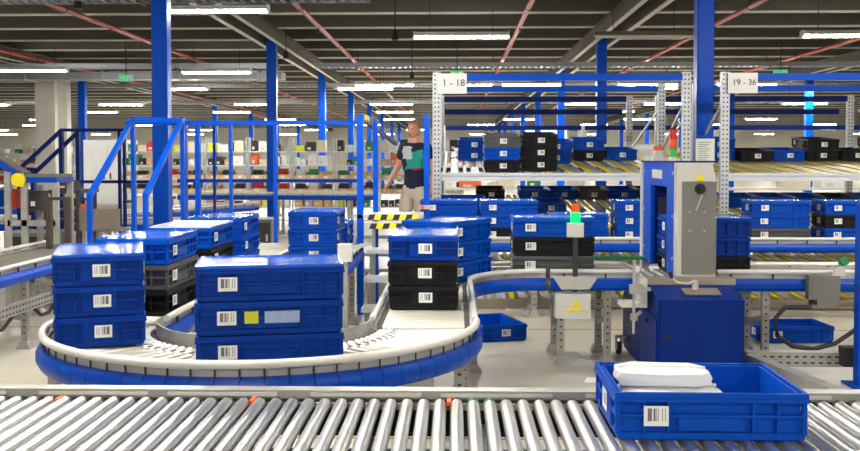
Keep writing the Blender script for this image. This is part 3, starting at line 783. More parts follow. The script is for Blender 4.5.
# green beacon post
gb = thing('beacon_post', 'grey post with switch box and glowing green beacon in front of the tote stack', 'beacon', (0.86, 6.86, H-0.1))
bxp, byp = 0.86, 6.79
gb.location = (bxp, byp, H-0.1); BASE[gb.name] = Vector((bxp, byp, H-0.1))
part('pole', MB().box(bxp-0.017, bxp+0.017, byp-0.012, byp+0.012, H-0.1, 0.98), 'dark_metal', gb)
part('clamp', MB().prism([(bxp-0.16, H+0.01), (bxp+0.16, H+0.01), (bxp+0.1, H-0.08), (bxp-0.1, H-0.08)], 'y', byp-0.02, byp+0.01), 'aluminium', gb)
part('switch_box', MB().box(bxp-0.06, bxp+0.055, byp-0.035, byp+0.02, 0.945, 1.045), 'light_grey', gb)
part('green_lens', MB().cyl((bxp, byp, 1.045), (bxp, byp, 1.12), 0.032, 0.032, 16), 'beacon_green', gb, True)
part('amber_lens', MB().cyl((bxp, byp, 1.12), (bxp, byp, 1.18), 0.032, 0.028, 16), 'beacon_orange', gb, True)
jbx = thing('control_box', 'grey control box with warning sticker hung below the roller line', 'control box', (0.9, 6.8, 0.36))
part('box', MB().box(0.72, 0.97, 6.78, 6.9, 0.36, 0.535), 'light_grey', jbx)
part('warning_triangle', MB().prism([(0.83, 0.44), (0.90, 0.44), (0.865, 0.5)], 'y', 6.776, 6.78), 'yellow', jbx)
part('sticker', MB().box(0.79, 0.93, 6.776, 6.78, 0.41, 0.425), 'yellow', jbx)

# motor box and button on the outgoing line
mb_ = thing('motor_box', 'grey motor box bolted to the outgoing conveyor rail', 'motor box', (2.6, 6.85, 0.5))
part('housing', MB().box(2.52, 2.74, 6.80, 6.872, 0.50, H+0.02), 'panel_grey', mb_)
part('lower_block', MB().box(2.58, 2.72, 6.80, 6.9, 0.46, 0.50), 'panel_grey', mb_)
part('cable_gland', MB().cyl((2.55, 6.84, 0.50), (2.55, 6.84, 0.46), 0.015, n=10), 'black_rubber', mb_, True)
part('cover_plate', MB().box(2.54, 2.72, 6.794, 6.80, 0.53, H), 'panel_grey', mb_)
bt = thing('push_button', 'round green push button on a bracket above the outgoing conveyor', 'button', (2.72, 6.84, H+0.03))
part('bracket', MB().prism([(2.69, H+0.02), (2.78, H+0.02), (2.76, H+0.11), (2.71, H+0.08)], 'y', 6.80, 6.83), 'light_grey', bt)
part('button', MB().cyl((2.76, 6.815, H+0.12), (2.76, 6.77, H+0.13), 0.035, 0.03, 14), 'green_rubber', bt, True)
hs = solo('cable_loop', MB().tube([(2.55, 6.84, 0.44), (2.36, 6.82, 0.44), (2.28, 6.80, 0.36), (2.30, 6.79, 0.24), (2.40, 6.78, 0.17), (2.55, 6.78, 0.15), (2.70, 6.78, 0.19), (2.83, 6.78, 0.28), (2.95, 6.78, 0.42), (3.1, 6.78, 0.5), (3.3, 6.82, 0.55)], 0.017, 8),
          'dark_metal', 'thick dark cable looping below the outgoing conveyor', 'cable', smooth=True, loc=(2.6, 6.8, 0.15))
bp = thing('guard_post', 'blue guard post standing in front of the outgoing conveyor', 'post', (2.695, 6.32, 0))
part('shaft', MB().box(2.655, 2.735, 6.28, 6.36, 0.012, 1.2), 'frame_blue', bp)
part('base_plate', MB().box(2.6, 2.8, 6.22, 6.42, 0, 0.012), 'frame_blue', bp)
part('clip', MB().box(2.65, 2.74, 6.27, 6.28, 0.62, 0.67), 'dark_metal', bp)

# low galvanised floor frames between machine and front conveyor
def channel_beam(t, a, b, w=0.08, h=0.10, holes=True):
    o = part('channel', MB().bar(a, b, w, h), 'galvanised', t)
    if holes:
        a, b = Vector(a), Vector(b); L = (b-a).length; d = (b-a)/L; hm = MB(); q = 0.06
        n = Vector((d.y, -d.x, 0)); n = n if n.y < 0 else -n
        while q < L-0.05:
            c = a + d*q + n*(w/2)
            for dz in (-0.022, 0.02):
                hm.bar(c + Vector((0,0,dz)) - d*0.014, c + Vector((0,0,dz)) + d*0.014, 0.004, 0.012)
            q += 0.055
        part('slot', hm, 'dark_metal', o)['kind'] = 'stuff'
fl = thing('floor_frame', 'low galvanised frame of slotted channels lying on the floor by the cabinet', 'frame', (2.6, 6.0, 0))
channel_beam(fl, (2.0, 6.55, 0.13), (3.9, 6.55, 0.13))
channel_beam(fl, (2.02, 6.5, 0.12), (2.35, 4.9, 0.12), holes=False)
channel_beam(fl, (1.75, 5.45, 0.13), (2.28, 5.45, 0.13))
channel_beam(fl, (1.4, 5.0, 0.12), (3.3, 4.85, 0.12), holes=True)
for (x, y) in ((2.05, 6.55), (3.7, 6.55), (2.33, 5.0), (1.5, 5.0), (3.1, 4.86), (1.8, 5.45)):
    part('foot', MB().box(x-0.03, x+0.03, y-0.03, y+0.03, 0, 0.085), 'galvanised', fl)
part('drive_motor', MB().box(2.62, 2.84, 6.42, 6.52, 0.1, 0.23), 'dark_metal', fl)
part('guard_cover', MB().prism([(6.8, 0.09), (6.8, 0.11), (7.1, 0.3), (7.1, 0.28)], 'x', 1.93, 2.12), 'steel_sheet', fl)

tote(2.78, 7.95, 0.0, R(4), 'b', 'open empty blue tote on the floor under the outgoing conveyor', None, group='open totes')
tote(2.10, 7.85, 0.0, R(80), 'd', 'open blue tote on the floor against the blue cabinet', None, group='open totes')
tote(0.32, 8.05, 0.0, R(-72), 'b', 'open blue tote on the floor behind the quarter bend', None, group='open totes')
ps = thing('paper_scrap', 'crumpled white paper slip lying on the floor behind the front conveyor', 'paper', (0.97, 6.4, 0))
pv = [(0.86,6.35,0.003),(1.02,6.30,0.012),(1.12,6.42,0.006),(1.06,6.50,0.03),(0.94,6.46,0.008),(0.9,6.42,0.02)]
part('slip', MB().add(pv, [(0,1,5),(1,2,3),(1,3,4,5)]), 'paper', ps)
part('print', MB().box(1.03, 1.08, 6.40, 6.43, 0.012, 0.014), 'ink', ps)

# ------------------------------------------------------------------ flow racks and pick line
straight('pick_conveyor', 'long straight roller conveyor running along the front of the flow racks', -0.40, 10.05, 6.6, 10.05, pitch=0.09, rmat='roller_grey', legs=(0.1, 3.14, 6.25), seg=1.22)
straight('return_conveyor', 'low roller conveyor below the flow racks for empty totes', 0.35, 9.2, 6.4, 9.2, top=0.44, pitch=0.11, rmat='roller_grey', legs=(0.4, 2.4, 4.4), guard=(1, 0), skirt=(0, 0), seg=1.2)

def upright(t, x, y, top, z0=0.0):
    o = part('upright', MB().box(x-0.045, x+0.045, y-0.03, y+0.03, z0, top), 'galvanised_pale', t)
    h = MB(); z = z0+0.06
    while z < top-0.03:
        for dx in (-0.02, 0.02): h.box(x+dx-0.008, x+dx+0.008, y-0.0315, y-0.03, z, z+0.018)
        z += 0.05
    part('slot', h, 'dark_metal', o)['kind'] = 'stuff'
mat('galvanised_pale', (196, 200, 204), 0.45, 0.35, 0.06, 6.0)
mat('track_grey', (186, 184, 176), 0.45, 0.2, 0.1, 9.0)
mat('beam_white', (220, 222, 226), 0.4, 0.1, 0.04, 5.0)

def flow_rack(name, label, xa, xb, sign, levels, x_first_yellow):
    t = thing(name, label, 'flow rack', ((xa+xb)/2, 10.5, 0), group='tote flow racks')
    Y = (10.5, 11.75, 13.9, 16.2)
    top = 2.4
    for x in (xa, xb):
        for y in Y[:3]: upright(t, x, y, top+0.05 if y == Y[0] else top+0.02)
        for (ya, yb) in ((Y[0], Y[1]), (Y[1], Y[2])):
            for k in range(3):
                za, zb = 0.3+k*0.65, 0.85+k*0.65
                part('frame_brace', MB().bar((x, ya, za if k % 2 else zb), (x, yb, zb if k % 2 else za), 0.02, 0.03), 'galvanised_pale', t)
    for y, z, mn in ((Y[0], top, 'frame_blue'), (Y[1], top-0.035, 'frame_blue'), (Y[2], top-0.03, 'beam_navy'), (Y[2]+0.3, top-0.2, 'beam_navy')):
        part('top_beam', MB().box(xa+0.045, xb-0.045, y-0.025, y+0.025, z-0.04, z+0.035), mn, t)
    for (yf, zf, yb, zb, fm, yellow) in levels:
        part('front_beam', MB().box(xa, xb, yf-0.02, yf+0.02, zf-0.075, zf+0.008).box(xa, xb, yf-0.035, yf-0.02, zf-0.02, zf+0.012), fm, t)
        part('rear_beam', MB().box(xa, xb, yb-0.02, yb+0.02, zb-0.07, zb), 'beam_white', t)
        part('mid_beam', MB().box(xa, xb, 11.7, 11.74, zf+(zb-zf)*(11.72-yf)/(yb-yf)-0.085, zf+(zb-zf)*(11.72-yf)/(yb-yf)-0.035), 'dark_metal', t)
        n = int((xb-xa)/0.235)
        for i in range(n+1):
            x = xa+0.08 + i*(xb-xa-0.16)/n
            yel = yellow and x > x_first_yellow
            lo = Vector((x, yf+0.02, zf-0.005)); hi = Vector((x, yb, zb-0.005))
            if yel:
                part('lane_guide', MB().bar(lo+Vector((0,0,0.004)), hi+Vector((0,0,0.004)), 0.045, 0.02), 'yellow', t)
            else:
                part('lane_guide', MB().bar(lo, hi, 0.035, 0.03), 'beam_white', t)
            if i < n:
                w = (xb-xa-0.16)/n
                part('roller_track', MB().bar(lo+Vector((w*0.5,0,-0.006)), hi+Vector((w*0.5,0,-0.006)), 0.09, 0.025), 'track_grey' if yel else 'beam_white', t)
    return t
LV = [(10.52, 1.335, 13.9, 1.60, 'beam_white', True), (10.52, 0.72, 13.9, 0.98, 'beam_white', True), (10.5, 0.37, 13.9, 0.56, 'steel_sheet', True), (9.5, 0.09, 12.8, 0.22, 'steel_sheet', True)]
flow_rack('flow_rack', 'tall blue-beamed flow rack behind the man, carrying the sign 1 - 18', -0.2, 2.53, '', LV, 0.45)
flow_rack('flow_rack', 'tall blue-beamed flow rack beyond the scanner gate, carrying the sign 19 - 36', 2.95, 5.7, '', LV, 2.0)

def text_part(txt, size, loc, matn, parent):
    cu = bpy.data.curves.new('lettering', 'FONT'); cu.body = txt; cu.size = size; cu.align_x = 'CENTER'; cu.align_y = 'CENTER'; cu.extrude = 0.001
    tmp = bpy.data.objects.new('tmp_text', cu); C.objects.link(tmp)
    dg = bpy.context.evaluated_depsgraph_get()
    me = bpy.data.meshes.new_from_object(tmp.evaluated_get(dg))
    bpy.data.objects.remove(tmp)
    me.materials.clear(); me.materials.append(MATS[matn])
    o = bpy.data.objects.new('lettering', me); C.objects.link(o); o.parent = parent
    o.location = Vector(loc) - BASE[parent.name]; o.rotation_euler = (pi/2, 0, 0)
    return o
for (x0, txt, lb) in ((-0.19, '1 - 18', 'white sign reading 1 - 18 on the corner of the first rack'), (2.965, '19 - 36', 'white sign reading 19 - 36 on the corner of the second rack')):
    zc = 2.33
    s = thing('aisle_sign', lb, 'sign', (x0+0.16, 10.44, zc-0.11), group='aisle number signs')
    part('board', MB().box(x0, x0+0.32, 10.435, 10.445, zc-0.115, zc+0.105), 'paper', s)
    text_part(txt, 0.105 if len(txt) < 7 else 0.09, (x0+0.175, 10.432, zc), 'ink', s)
    part('bracket', MB().box(x0+0.02, x0+0.05, 10.445, 10.468, zc-0.05, zc+0.05), 'galvanised_pale', s)

# totes on the racks
def rack_h(k, y):
    yf, zf, yb, zb = LV[k][:4]
    return zf + (zb-zf)*(y-yf)/(yb-yf)
G1 = 'totes on the upper rack level'; G2 = 'totes on the lower rack level'; G3 = 'totes on the pick conveyor'
def rstack(px, y, k, cols, phrase, rz=pi/2, group=G1):
    x = (px-455)*y/950.0
    sl = math.atan2(LV[k][3]-LV[k][1], LV[k][2]-LV[k][0])
    stack(x, y, rack_h(k, y) + 0.0135, rz, cols, phrase, lid=None, group=group, jit=0.002, tilt=sl)
rstack(501, 10.85, 0, 'kbg', 'mixed stack at the front of the first rack')
rstack(537.5, 11.0, 0, 'kkk', 'all-black stack at the front of the first rack')
rstack(473, 12.4, 0, 'bb', 'blue pair behind the mixed stack on the first rack')
rstack(553, 12.0, 0, 'bb', 'blue pair just behind the all-black rack stack')
rstack(585, 12.4, 0, 'kb', 'blue-over-black pair at the rear of the first rack')
rstack(617, 12.5, 0, 'b', 'alone at the rear of the first rack near the farther column')
rstack(711, 12.5, 0, 'bb', 'blue pair at the inner rear corner of the second rack')
rstack(747, 12.3, 0, 'k', 'first along the upper level of the second rack')
rstack(778, 12.4, 0, 'b', 'between black totes, upper level of the second rack')
rstack(810, 12.4, 0, 'kk', 'black pair on the upper level of the second rack')
rstack(843, 12.4, 0, 'k', 'next past the black pair, upper level of the second rack')
rstack(876, 12.4, 0, 'kk', 'black pair cut by the picture edge on the second rack')
for (px, c, nm) in ((490, 'k', 'first'), (532, 'b', 'second'), (561, 'b', 'third'), (590, 'g', 'fourth'), (619, 'b', 'fifth'), (648, 'k', 'sixth')):
    rstack(px, 13.45, 1, c, f'{nm} along the lower level at the back of the first rack', group=G2)
for (px, c, nm) in ((735, 'b', 'first'), (767, 'b', 'second'), (799, 'b', 'third'), (831, 'k', 'fourth'), (863, 'b', 'fifth')):
    rstack(px, 12.6, 1, c, f'{nm} along the lower level at the back of the second rack', group=G2)
rstack(460, 11.2, 1, 'bb', 'pair peeping over the pick conveyor beside the rack upright', group=G2, rz=0)
rstack(548, 12.0, 1, 'b', 'on the lower lanes behind the beacon stack', group=G2)
def pstack(px0, px1, cols, phrase, rz=0, lid='lid_blue', y=10.03):
    x = ((px0+px1)/2-455)*(y-0.2)/950.0
    stack(x, y, H, rz, cols, phrase, lid=lid, group=G3)
pstack(420, 477, 'bbb', 'stack at the start of the pick conveyor by the man')
pstack(480, 538, 'kbb', 'stack on the pick conveyor behind the quarter bend')
pstack(549, 610, 'bb', 'pair on the pick conveyor behind the beacon')
pstack(617, 673, 'bbb', 'stack on the pick conveyor beside the scanner gate')
pstack(750, 808, 'gbb', 'stack on the pick conveyor under the sign 19 - 36', lid='lid_blue')
pstack(822, 880, 'bkb', 'stack last along the pick conveyor')

# second-hand goods visible behind the rack
def carton_mesh(color):
    m = MB(); m.box(-0.5, 0.5, -0.5, 0.5, 0, 0.985); m.box(-0.5, -0.01, -0.5, 0.5, 0.985, 1.0); m.box(0.01, 0.5, -0.5, 0.5, 0.985, 1.0)
    m.box(-0.32, 0.05, -0.506, -0.5, 0.15, 0.42, 1)
    return m.mesh('carton', [color, 'goods_cream'])
CART = {c: carton_mesh(c) for c in ('goods_white', 'goods_cream', 'goods_dark', 'goods_red', 'goods_orange', 'goods_yellow', 'goods_green', 'goods_lilac', 'kraft_pale', 'cardboard')}
GN = {'goods_white': 'white', 'goods_cream': 'cream', 'goods_dark': 'dark', 'goods_red': 'red', 'goods_orange': 'orange', 'goods_yellow': 'yellow', 'goods_green': 'green', 'goods_lilac': 'lilac', 'kraft_pale': 'tan', 'cardboard': 'brown'}
def carton(c, x, y, z, sx, sy, sz, label, group='goods on the far shelving'):
    t = tag(bpy.data.objects.new('carton', CART[c]), label, 'carton', group); C.objects.link(t)
    t.location = (x, y, z+0.002); t.scale = (sx, sy, sz)
    return t
def tray_mesh():
    m = MB(); m.box(-0.5, 0.5, -0.5, -0.47, 0, 0.55); m.box(-0.5, 0.5, 0.47, 0.5, 0, 1)
    for s in (-1, 1): m.prism([(-0.5, 0), (0.5, 0), (0.5, 1.0), (0.0, 1.0), (-0.5, 0.55)], 'x', s*0.49-0.01, s*0.49+0.01)
    m.box(-0.5, 0.5, -0.5, 0.5, 0, 0.03)
    m.box(-0.15, 0.15, -0.506, -0.5, 0.12, 0.4, 1)
    return m.mesh('bin', ['kraft_pale', 'goods_white'])
TRAY = tray_mesh()

mat('shelf_post', (186, 196, 204), 0.5, 0.1, 0.04, 5.0)
def shelving(x0, y, n, label_of, bay=1.0, levels=(0.1, 0.40, 0.72, 1.04, 1.36, 1.68), top=2.0, seed=1):
    rnd = random.Random(seed)
    lvname = ['bottom', 'second', 'third', 'fourth', 'fifth', 'top']
    for b in range(n):
        xa = x0 + b*bay; xb = xa + bay - 0.04
        where = label_of(b)
        t = thing('shelving_bay', f'white steel shelving bay filled with goods, {where}', 'shelving', ((xa+xb)/2, y, 0), group='far shelving bays')
        for xx in (xa+0.012, xb-0.012):
            for yy in (y-0.22, y+0.22): part('post', MB().box(xx-0.012, xx+0.012, yy-0.016, yy+0.016, 0, top), 'shelf_post', t)
        for z in levels: part('shelf', MB().box(xa, xb, y-0.24, y+0.24, z-0.025, z), 'shelf_white', t)
        part('cross_wire', MB().bar((xa, y+0.23, 0.2), (xb, y+0.23, 1.9), 0.008).bar((xa, y+0.232, 1.9), (xb, y+0.232, 0.2), 0.008), 'galvanised', t)
        for li, z in enumerate(levels):
            if li == 0: continue
            if li in (2, 3):           # tan bins
                for q in range(3):
                    cx_ = xa + 0.18 + q*0.30
                    o = tag(bpy.data.objects.new('storage_bin', TRAY), f'tan storage bin, {ORD[q]} on the {lvname[li]} shelf, {where}', 'bin', 'storage bins on the far shelving')
                    C.objects.link(o); o.location = (cx_, y-0.01, z+0.002); o.scale = (0.285, 0.36, 0.17)
                    if rnd.random() < 0.85:
                        c = rnd.choice(['goods_dark', 'goods_dark', 'goods_dark', 'goods_green', 'goods_red', 'goods_white'])
                        carton(c, cx_, y+0.0, z+0.012, 0.2, 0.25, rnd.uniform(0.17, 0.24), f'{GN[c]} pack in the {ORD[q]} bin, {lvname[li]} shelf, {where}')
            else:
                q = xa + 0.05; k = 0
                while q < xb-0.12:
                    w = rnd.uniform(0.1, 0.24); hgt = rnd.uniform(0.12, 0.27)
                    if q + w > xb-0.04: break
                    c = rnd.choice(['goods_white']*6 + ['goods_cream']*2 + ['goods_dark']*5 + ['goods_orange', 'goods_red', 'goods_yellow', 'goods_yellow', 'goods_green', 'goods_lilac', 'cardboard'])
                    carton(c, q+w/2, y-0.02, z, w, 0.34, hgt, f'{GN[c]} carton, {ORD[k]} on the {lvname[li]} shelf, {where}')
                    q += w + rnd.uniform(0.005, 0.05); k += 1
shelving(-7.75, 22.0, 8, lambda b: f'{ORD[b]} bay past the white cabinet', seed=4)
shelving(-15.0, 30.0, 3, lambda b: f'{ORD[b]} bay behind the pillar', seed=9)

wc = thing('white_cabinet', 'tall white double cabinet standing before the far shelving', 'cabinet', (-8.75, 23.6, 0))
part('body', MB().box(-9.25, -8.05, 23.45, 23.95, 0.06, 1.98), 'goods_white', wc)
part('plinth', MB().box(-9.2, -8.1, 23.5, 23.9, 0, 0.06), 'dark_metal', wc)
for xa in (-9.24, -8.64):
    dd = part('door', MB().box(xa, xa+0.58, 23.43, 23.45, 0.08, 1.96), 'goods_white', wc)
    part('handle', MB().box(xa+0.5 if xa < -9 else xa+0.06, xa+0.53 if xa < -9 else xa+0.09, 23.41, 23.43, 1.0, 1.15), 'dark_metal', dd)

# ------------------------------------------------------------------ blue guard rails and steps
gl = thing('guard_railing', 'long blue two-bar guard railing behind the roller lines', 'railing', (-1.8, 9.9, 0))
RY = 9.9
def rx(px, y=RY): return (px-455)*y/950.0
ztop, zmid = 1.9, 1.29
part('top_rail', MB().box(rx(124), rx(360), RY-0.02, RY+0.02, ztop-0.045, ztop), 'frame_blue', gl)
part('mid_rail', MB().box(rx(176), rx(360), RY-0.02, RY+0.02, zmid-0.035, zmid), 'rail_navy', gl)
for px, w in ((183, 0.055), (196.5, 0.05), (230, 0.03), (275, 0.035)):
    part('post', MB().box(rx(px)-w/2, rx(px)+w/2, RY-0.03, RY+0.03, 0, ztop-0.045), 'frame_blue', gl)
gf = thing('gate_frame', 'narrow blue inverted-U frame standing just behind the guard railing', 'frame', (rx(221, 10.3), 10.3, 0))
part('side_post', MB().box(rx(212, 10.3), rx(214.5, 10.3), 10.285, 10.315, 0, 1.86), 'rail_navy', gf)
part('side_post', MB().box(rx(229, 10.3), rx(231.5, 10.3), 10.285, 10.315, 0, 1.86), 'rail_navy', gf)
part('top_bar', MB().box(rx(212, 10.3), rx(231.5, 10.3), 10.285, 10.315, 1.86, 1.895), 'rail_navy', gf)

def steps(name, label, xa, xb, y0, run, rise, n, tape=True):
    t = thing(name, label, 'steps', ((xa+xb)/2, y0, 0))
    for i in range(n):
        y = y0 + run*i; z = rise*(i+1)
        s = part('tread', MB().box(xa, xb, y, y+abs(run)*1.0, z-0.035, z), 'galvanised_pale', t)
        g = MB(); x = xa+0.02
        while x < xb-0.02: g.box(x, x+0.012, y+0.01, y+abs(run)-0.02, z, z+0.004); x += 0.03
        part('grip_bar', g, 'aluminium', s)['kind'] = 'stuff'
        if tape and i == n-1:
            k = 0; x = xa
            while x < xb-0.01:
                e = min(x+0.06, xb)
                part('hazard_stripe', MB().add([(x,y-0.004,z-0.05),(e,y-0.004,z-0.05),(e+0.02 if e < xb else e,y-0.004,z),(x+0.02,y-0.004,z),(x,y,z-0.05),(e,y,z-0.05),(e+0.02 if e < xb else e,y,z),(x+0.02,y,z)],
                     [(0,1,2,3),(7,6,5,4),(0,4,5,1),(2,6,7,3),(1,5,6,2),(0,3,7,4)]), 'yellow' if k % 2 else 'black_tape', s)
                x += 0.06; k += 1
    return t
# near right-hand steps going up away from the viewer
sa, sb = -0.80, -0.38
s1 = steps('crossover_steps', 'blue-framed steel steps with hazard tape climbing behind the U-bend', sa, sb, 8.05, 0.26, 0.225, 4)
for i_ in range(4):
    for x in (sa+0.03, sb-0.03): part('tread_support', MB().box(x-0.015, x+0.015, 8.2+0.26*i_, 8.23+0.26*i_, 0, 0.225*(i_+1)-0.035), 'galvanised', s1)
part('landing', MB().box(-0.98, -0.28, 9.09, 9.62, 0.93, 0.965), 'galvanised_pale', s1)
x = -0.84; k = 0
while x < -0.40:
    part('hazard_stripe', MB().add([(x,9.082,0.915),(x+0.06,9.082,0.915),(x+0.08,9.082,0.968),(x+0.02,9.082,0.968),(x,9.09,0.915),(x+0.06,9.09,0.915),(x+0.08,9.09,0.968),(x+0.02,9.09,0.968)],
         [(0,1,2,3),(7,6,5,4),(0,4,5,1),(2,6,7,3),(1,5,6,2),(0,3,7,4)]), 'yellow' if k % 2 else 'black_tape', s1); x += 0.06; k += 1
for px, y, z0, z1, w in ((-0.91, 9.12, 0, 1.93, 0.06), (-0.80, 9.58, 0, 1.9, 0.05), (-0.275, 9.12, 0, 1.93, 0.045), (-0.275, 9.58, 0, 1.9, 0.045)):
    part('post', MB().box(px-w/2, px+w/2, y-0.03, y+0.03, z0, z1), 'frame_blue', s1)
part('far_handrail', MB().bar((-0.90, 9.58, 1.88), (-0.70, 11.3, 1.68), 0.04), 'rail_navy', s1)
part('far_handrail', MB().bar((-0.90, 9.12, 1.91), (-0.90, 9.58, 1.89), 0.045), 'frame_blue', s1)
part('tape_wrap', MB().bar((-0.88, 9.2, 1.905), (-0.875, 9.52, 1.895), 0.05), 'yellow', s1)
part('clamp', MB().box(-0.34, -0.21, 9.07, 9.09, 1.02, 1.06), 'aluminium', s1)
part('clamp_knob', MB().cyl((-0.31, 9.07, 1.04), (-0.31, 9.04, 1.04), 0.02, n=10), 'orange', s1, True)
# far flight beyond the landing, where the man walks
s2 = thing('crossover_steps', 'low steel steps on the far side where the man is walking', 'steps', (-0.6, 11.0, 0))
for i, z in enumerate((0.72, 0.49, 0.26)):
    y = 9.64 + i*0.5
    part('tread', MB().box(-1.05, -0.47, y, y+0.48 if i < 2 else 12.5, z-0.035, z), 'galvanised_pale', s2)
    for x in (-1.0, -0.52): part('support', MB().box(x-0.02, x+0.02, y+0.1, y+0.14, 0, z-0.035), 'galvanised', s2)
for x in (-1.0, -0.52): part('support', MB().box(x-0.02, x+0.02, 12.4, 12.44, 0, 0.225), 'galvanised', s2)

# near steps by the tall column
la, lb_ = -3.21, -2.77
s3 = steps('crossover_steps', 'blue-railed steel steps beside the tall blue column', la, lb_, 8.6, 0.26, 0.22, 3, tape=False)
for x, ya in ((la-0.03, 9.42), (lb_+0.03, 9.42)):
    part('stringer', MB().bar((x, 8.5, 0.08), (x, 9.4, 0.72), 0.03, 0.12), 'frame_blue', s3)
    part('post', MB().box(x-0.02, x+0.02, 8.32, 8.37, 0, 1.2), 'frame_blue', s3)
    part('handrail', MB().bar((x, 8.34, 1.17), (x, 9.5, 1.9), 0.045), 'frame_blue', s3)
    part('rear_post', MB().box(x-0.02, x+0.02, 9.48, 9.53, 0, 1.92), 'frame_blue', s3)
part('cross_rail', MB().bar((la-0.03, 9.5, 1.9), (rx(186), 9.86, 1.9), 0.045), 'frame_blue', s3)

# dark railing farther behind
gr2 = thing('guard_railing', 'dark blue railing with sloping handrails in front of the concrete pillar', 'railing', (-4.4, 12.2, 0))
y2 = 12.2
def rx2(px): return (px-455)*y2/950.0
part('top_rail', MB().box(rx2(57), rx2(128), y2-0.02, y2+0.02, 1.855, 1.895), 'beam_navy', gr2)
part('mid_rail', MB().box(rx2(62), rx2(160), y2-0.02, y2+0.02, 1.185, 1.225), 'beam_navy', gr2)
for px in (58, 75): part('post', MB().box(rx2(px)-0.025, rx2(px)+0.025, y2-0.03, y2+0.03, 0, 1.86), 'beam_navy', gr2)
for px in (117, 122): part('post', MB().box(rx2(px)-0.018, rx2(px)+0.018, y2-0.02, y2+0.02, 0, 1.86), 'beam_navy', gr2)
part('sloping_rail', MB().bar((rx2(58), y2, 1.87), (rx2(14), y2, 1.36), 0.045), 'beam_navy', gr2)
part('sloping_rail', MB().bar((rx2(75), y2+0.06, 1.87), (rx2(28), y2+0.06, 1.32), 0.045), 'beam_navy', gr2)
for px in (14, 28): part('post', MB().box(rx2(px)-0.02, rx2(px)+0.02, y2-0.02, y2+0.08, 0, 1.38), 'beam_navy', gr2)

# ------------------------------------------------------------------ conveyors and machinery on the pillar side
fcv = straight('feed_conveyor', 'wide grey feed conveyor with white and blue side rail at the edge of view', -3.70, 9.4, -3.70, 5.2, hw=0.33, pitch=0.075, rmat='belt_grey', legs=(0.4, 2.0, 3.7), seg=1.0)
channel_beam(fcv, (-3.34, 9.3, 0.36), (-3.34, 5.3, 0.36), 0.03, 0.09)
mm = MB()
for yy in (5.8, 6.6, 7.4): mm.tube([(-3.34, yy, 0.33), (-3.32, yy+0.1, 0.25), (-3.34, yy+0.3, 0.24), (-3.34, yy+0.5, 0.33)], 0.014, 6)
part('hanging_cable', mm, 'black_rubber', fcv, True)

straight('cross_conveyor', 'blue-railed conveyor crossing behind the feed conveyor', -7.5, 12.6, -3.05, 12.6, top=0.66, pitch=0.1, rmat='roller_grey', legs=(0.5, 2.2, 3.9), seg=1.4, guard=(0, 1))
straight('cross_conveyor', 'long roller conveyor crossing in front of the far shelving', -5.5, 19.0, -1.6, 19.0, top=0.80, hw=0.3, pitch=0.13, rmat='guard_white', legs=(0.6, 2.0, 3.4), seg=1.4)
straight('cross_conveyor', 'slanting blue-railed conveyor joining the long one before the shelving', -5.4, 13.4, -3.9, 17.6, top=0.66, pitch=0.12, rmat='roller_grey', legs=(0.7, 3.6), seg=1.2)

straight('cross_conveyor', 'grey-roller cross conveyor midway between the steps and the far shelving', -9.0, 15.3, -5.35, 15.3, top=0.72, pitch=0.12, rmat='roller_grey', legs=(0.6, 2.0, 3.3), seg=1.5, guard=(0, 1))
stack(-7.2, 15.3, 0.7205, 0, 'bb', 'blue pair on the midway cross conveyor behind the railing', group='totes on the rear conveyors')
stack(-6.3, 15.3, 0.7205, 0, 'k', 'alone on the midway cross conveyor', group='totes on the rear conveyors', lid=None)
stack(-4.9, 12.6, 0.6605, 0, 'd', 'on the cross conveyor behind the raised belt', group='totes on the rear conveyors', lid=None)
def drive_unit(x, y, w, hgt, label):
    t = thing('drive_unit', label, 'machine', (x, y, 0), group='grey conveyor drive units')
    part('body', MB().box(x-w/2, x+w/2, y-0.25, y+0.25, 0.05, hgt), 'panel_grey', t)
    part('plinth', MB().box(x-w/2+0.02, x+w/2-0.02, y-0.23, y+0.23, 0, 0.05), 'dark_metal', t)
    dd = part('door', MB().box(x-w/2+0.02, x+w/2-0.02, y-0.262, y-0.25, 0.09, hgt-0.04), 'dark_metal', t)
    part('handle', MB().box(x+w/2-0.08, x+w/2-0.05, y-0.28, y-0.262, hgt*0.5, hgt*0.5+0.1), 'aluminium', dd)
    part('top_plate', MB().box(x-w/2-0.01, x+w/2+0.01, y-0.26, y+0.26, hgt, hgt+0.015), 'galvanised', t)
    for k in range(4): part('vent_slat', MB().box(x-w/2+0.08, x+w/2-0.12, y-0.268, y-0.262, 0.16+0.04*k, 0.175+0.04*k), 'galvanised', dd)
drive_unit(-5.15, 11.6, 0.62, 0.6, 'grey drive unit on the floor behind the raised blue belt')
drive_unit(-4.05, 11.75, 0.5, 0.52, 'grey drive unit on the floor behind the brushed steel chute')
drive_unit(-3.0, 13.9, 0.7, 0.62, 'grey drive unit on the floor behind the tall blue column')
el = thing('elevated_belt', 'raised blue belt conveyor sloping down beside a yellow drum', 'conveyor', (-4.5, 9.7, 0))
ey = 9.7
def ex(px): return (px-455)*ey/950.0
def ez(py): return EYE - (py-159)*ey/950.0
part('sloping_bed', MB().bar((ex(-30), ey, ez(145)), (ex(22), ey, ez(177)), 0.3, 0.05, up=(0,0,1)), 'skirt_blue', el)
part('sloping_belt', MB().bar((ex(-30), ey, ez(145)+0.036), (ex(22), ey, ez(177)+0.036), 0.16, 0.02), 'belt_grey', el)
part('flat_bed', MB().box(ex(29), ex(61), ey-0.2, ey+0.2, ez(182.5), ez(177)), 'skirt_blue', el)
part('flat_belt', MB().box(ex(29), ex(61), ey-0.18, ey+0.18, ez(177), ez(174)), 'belt_grey', el)
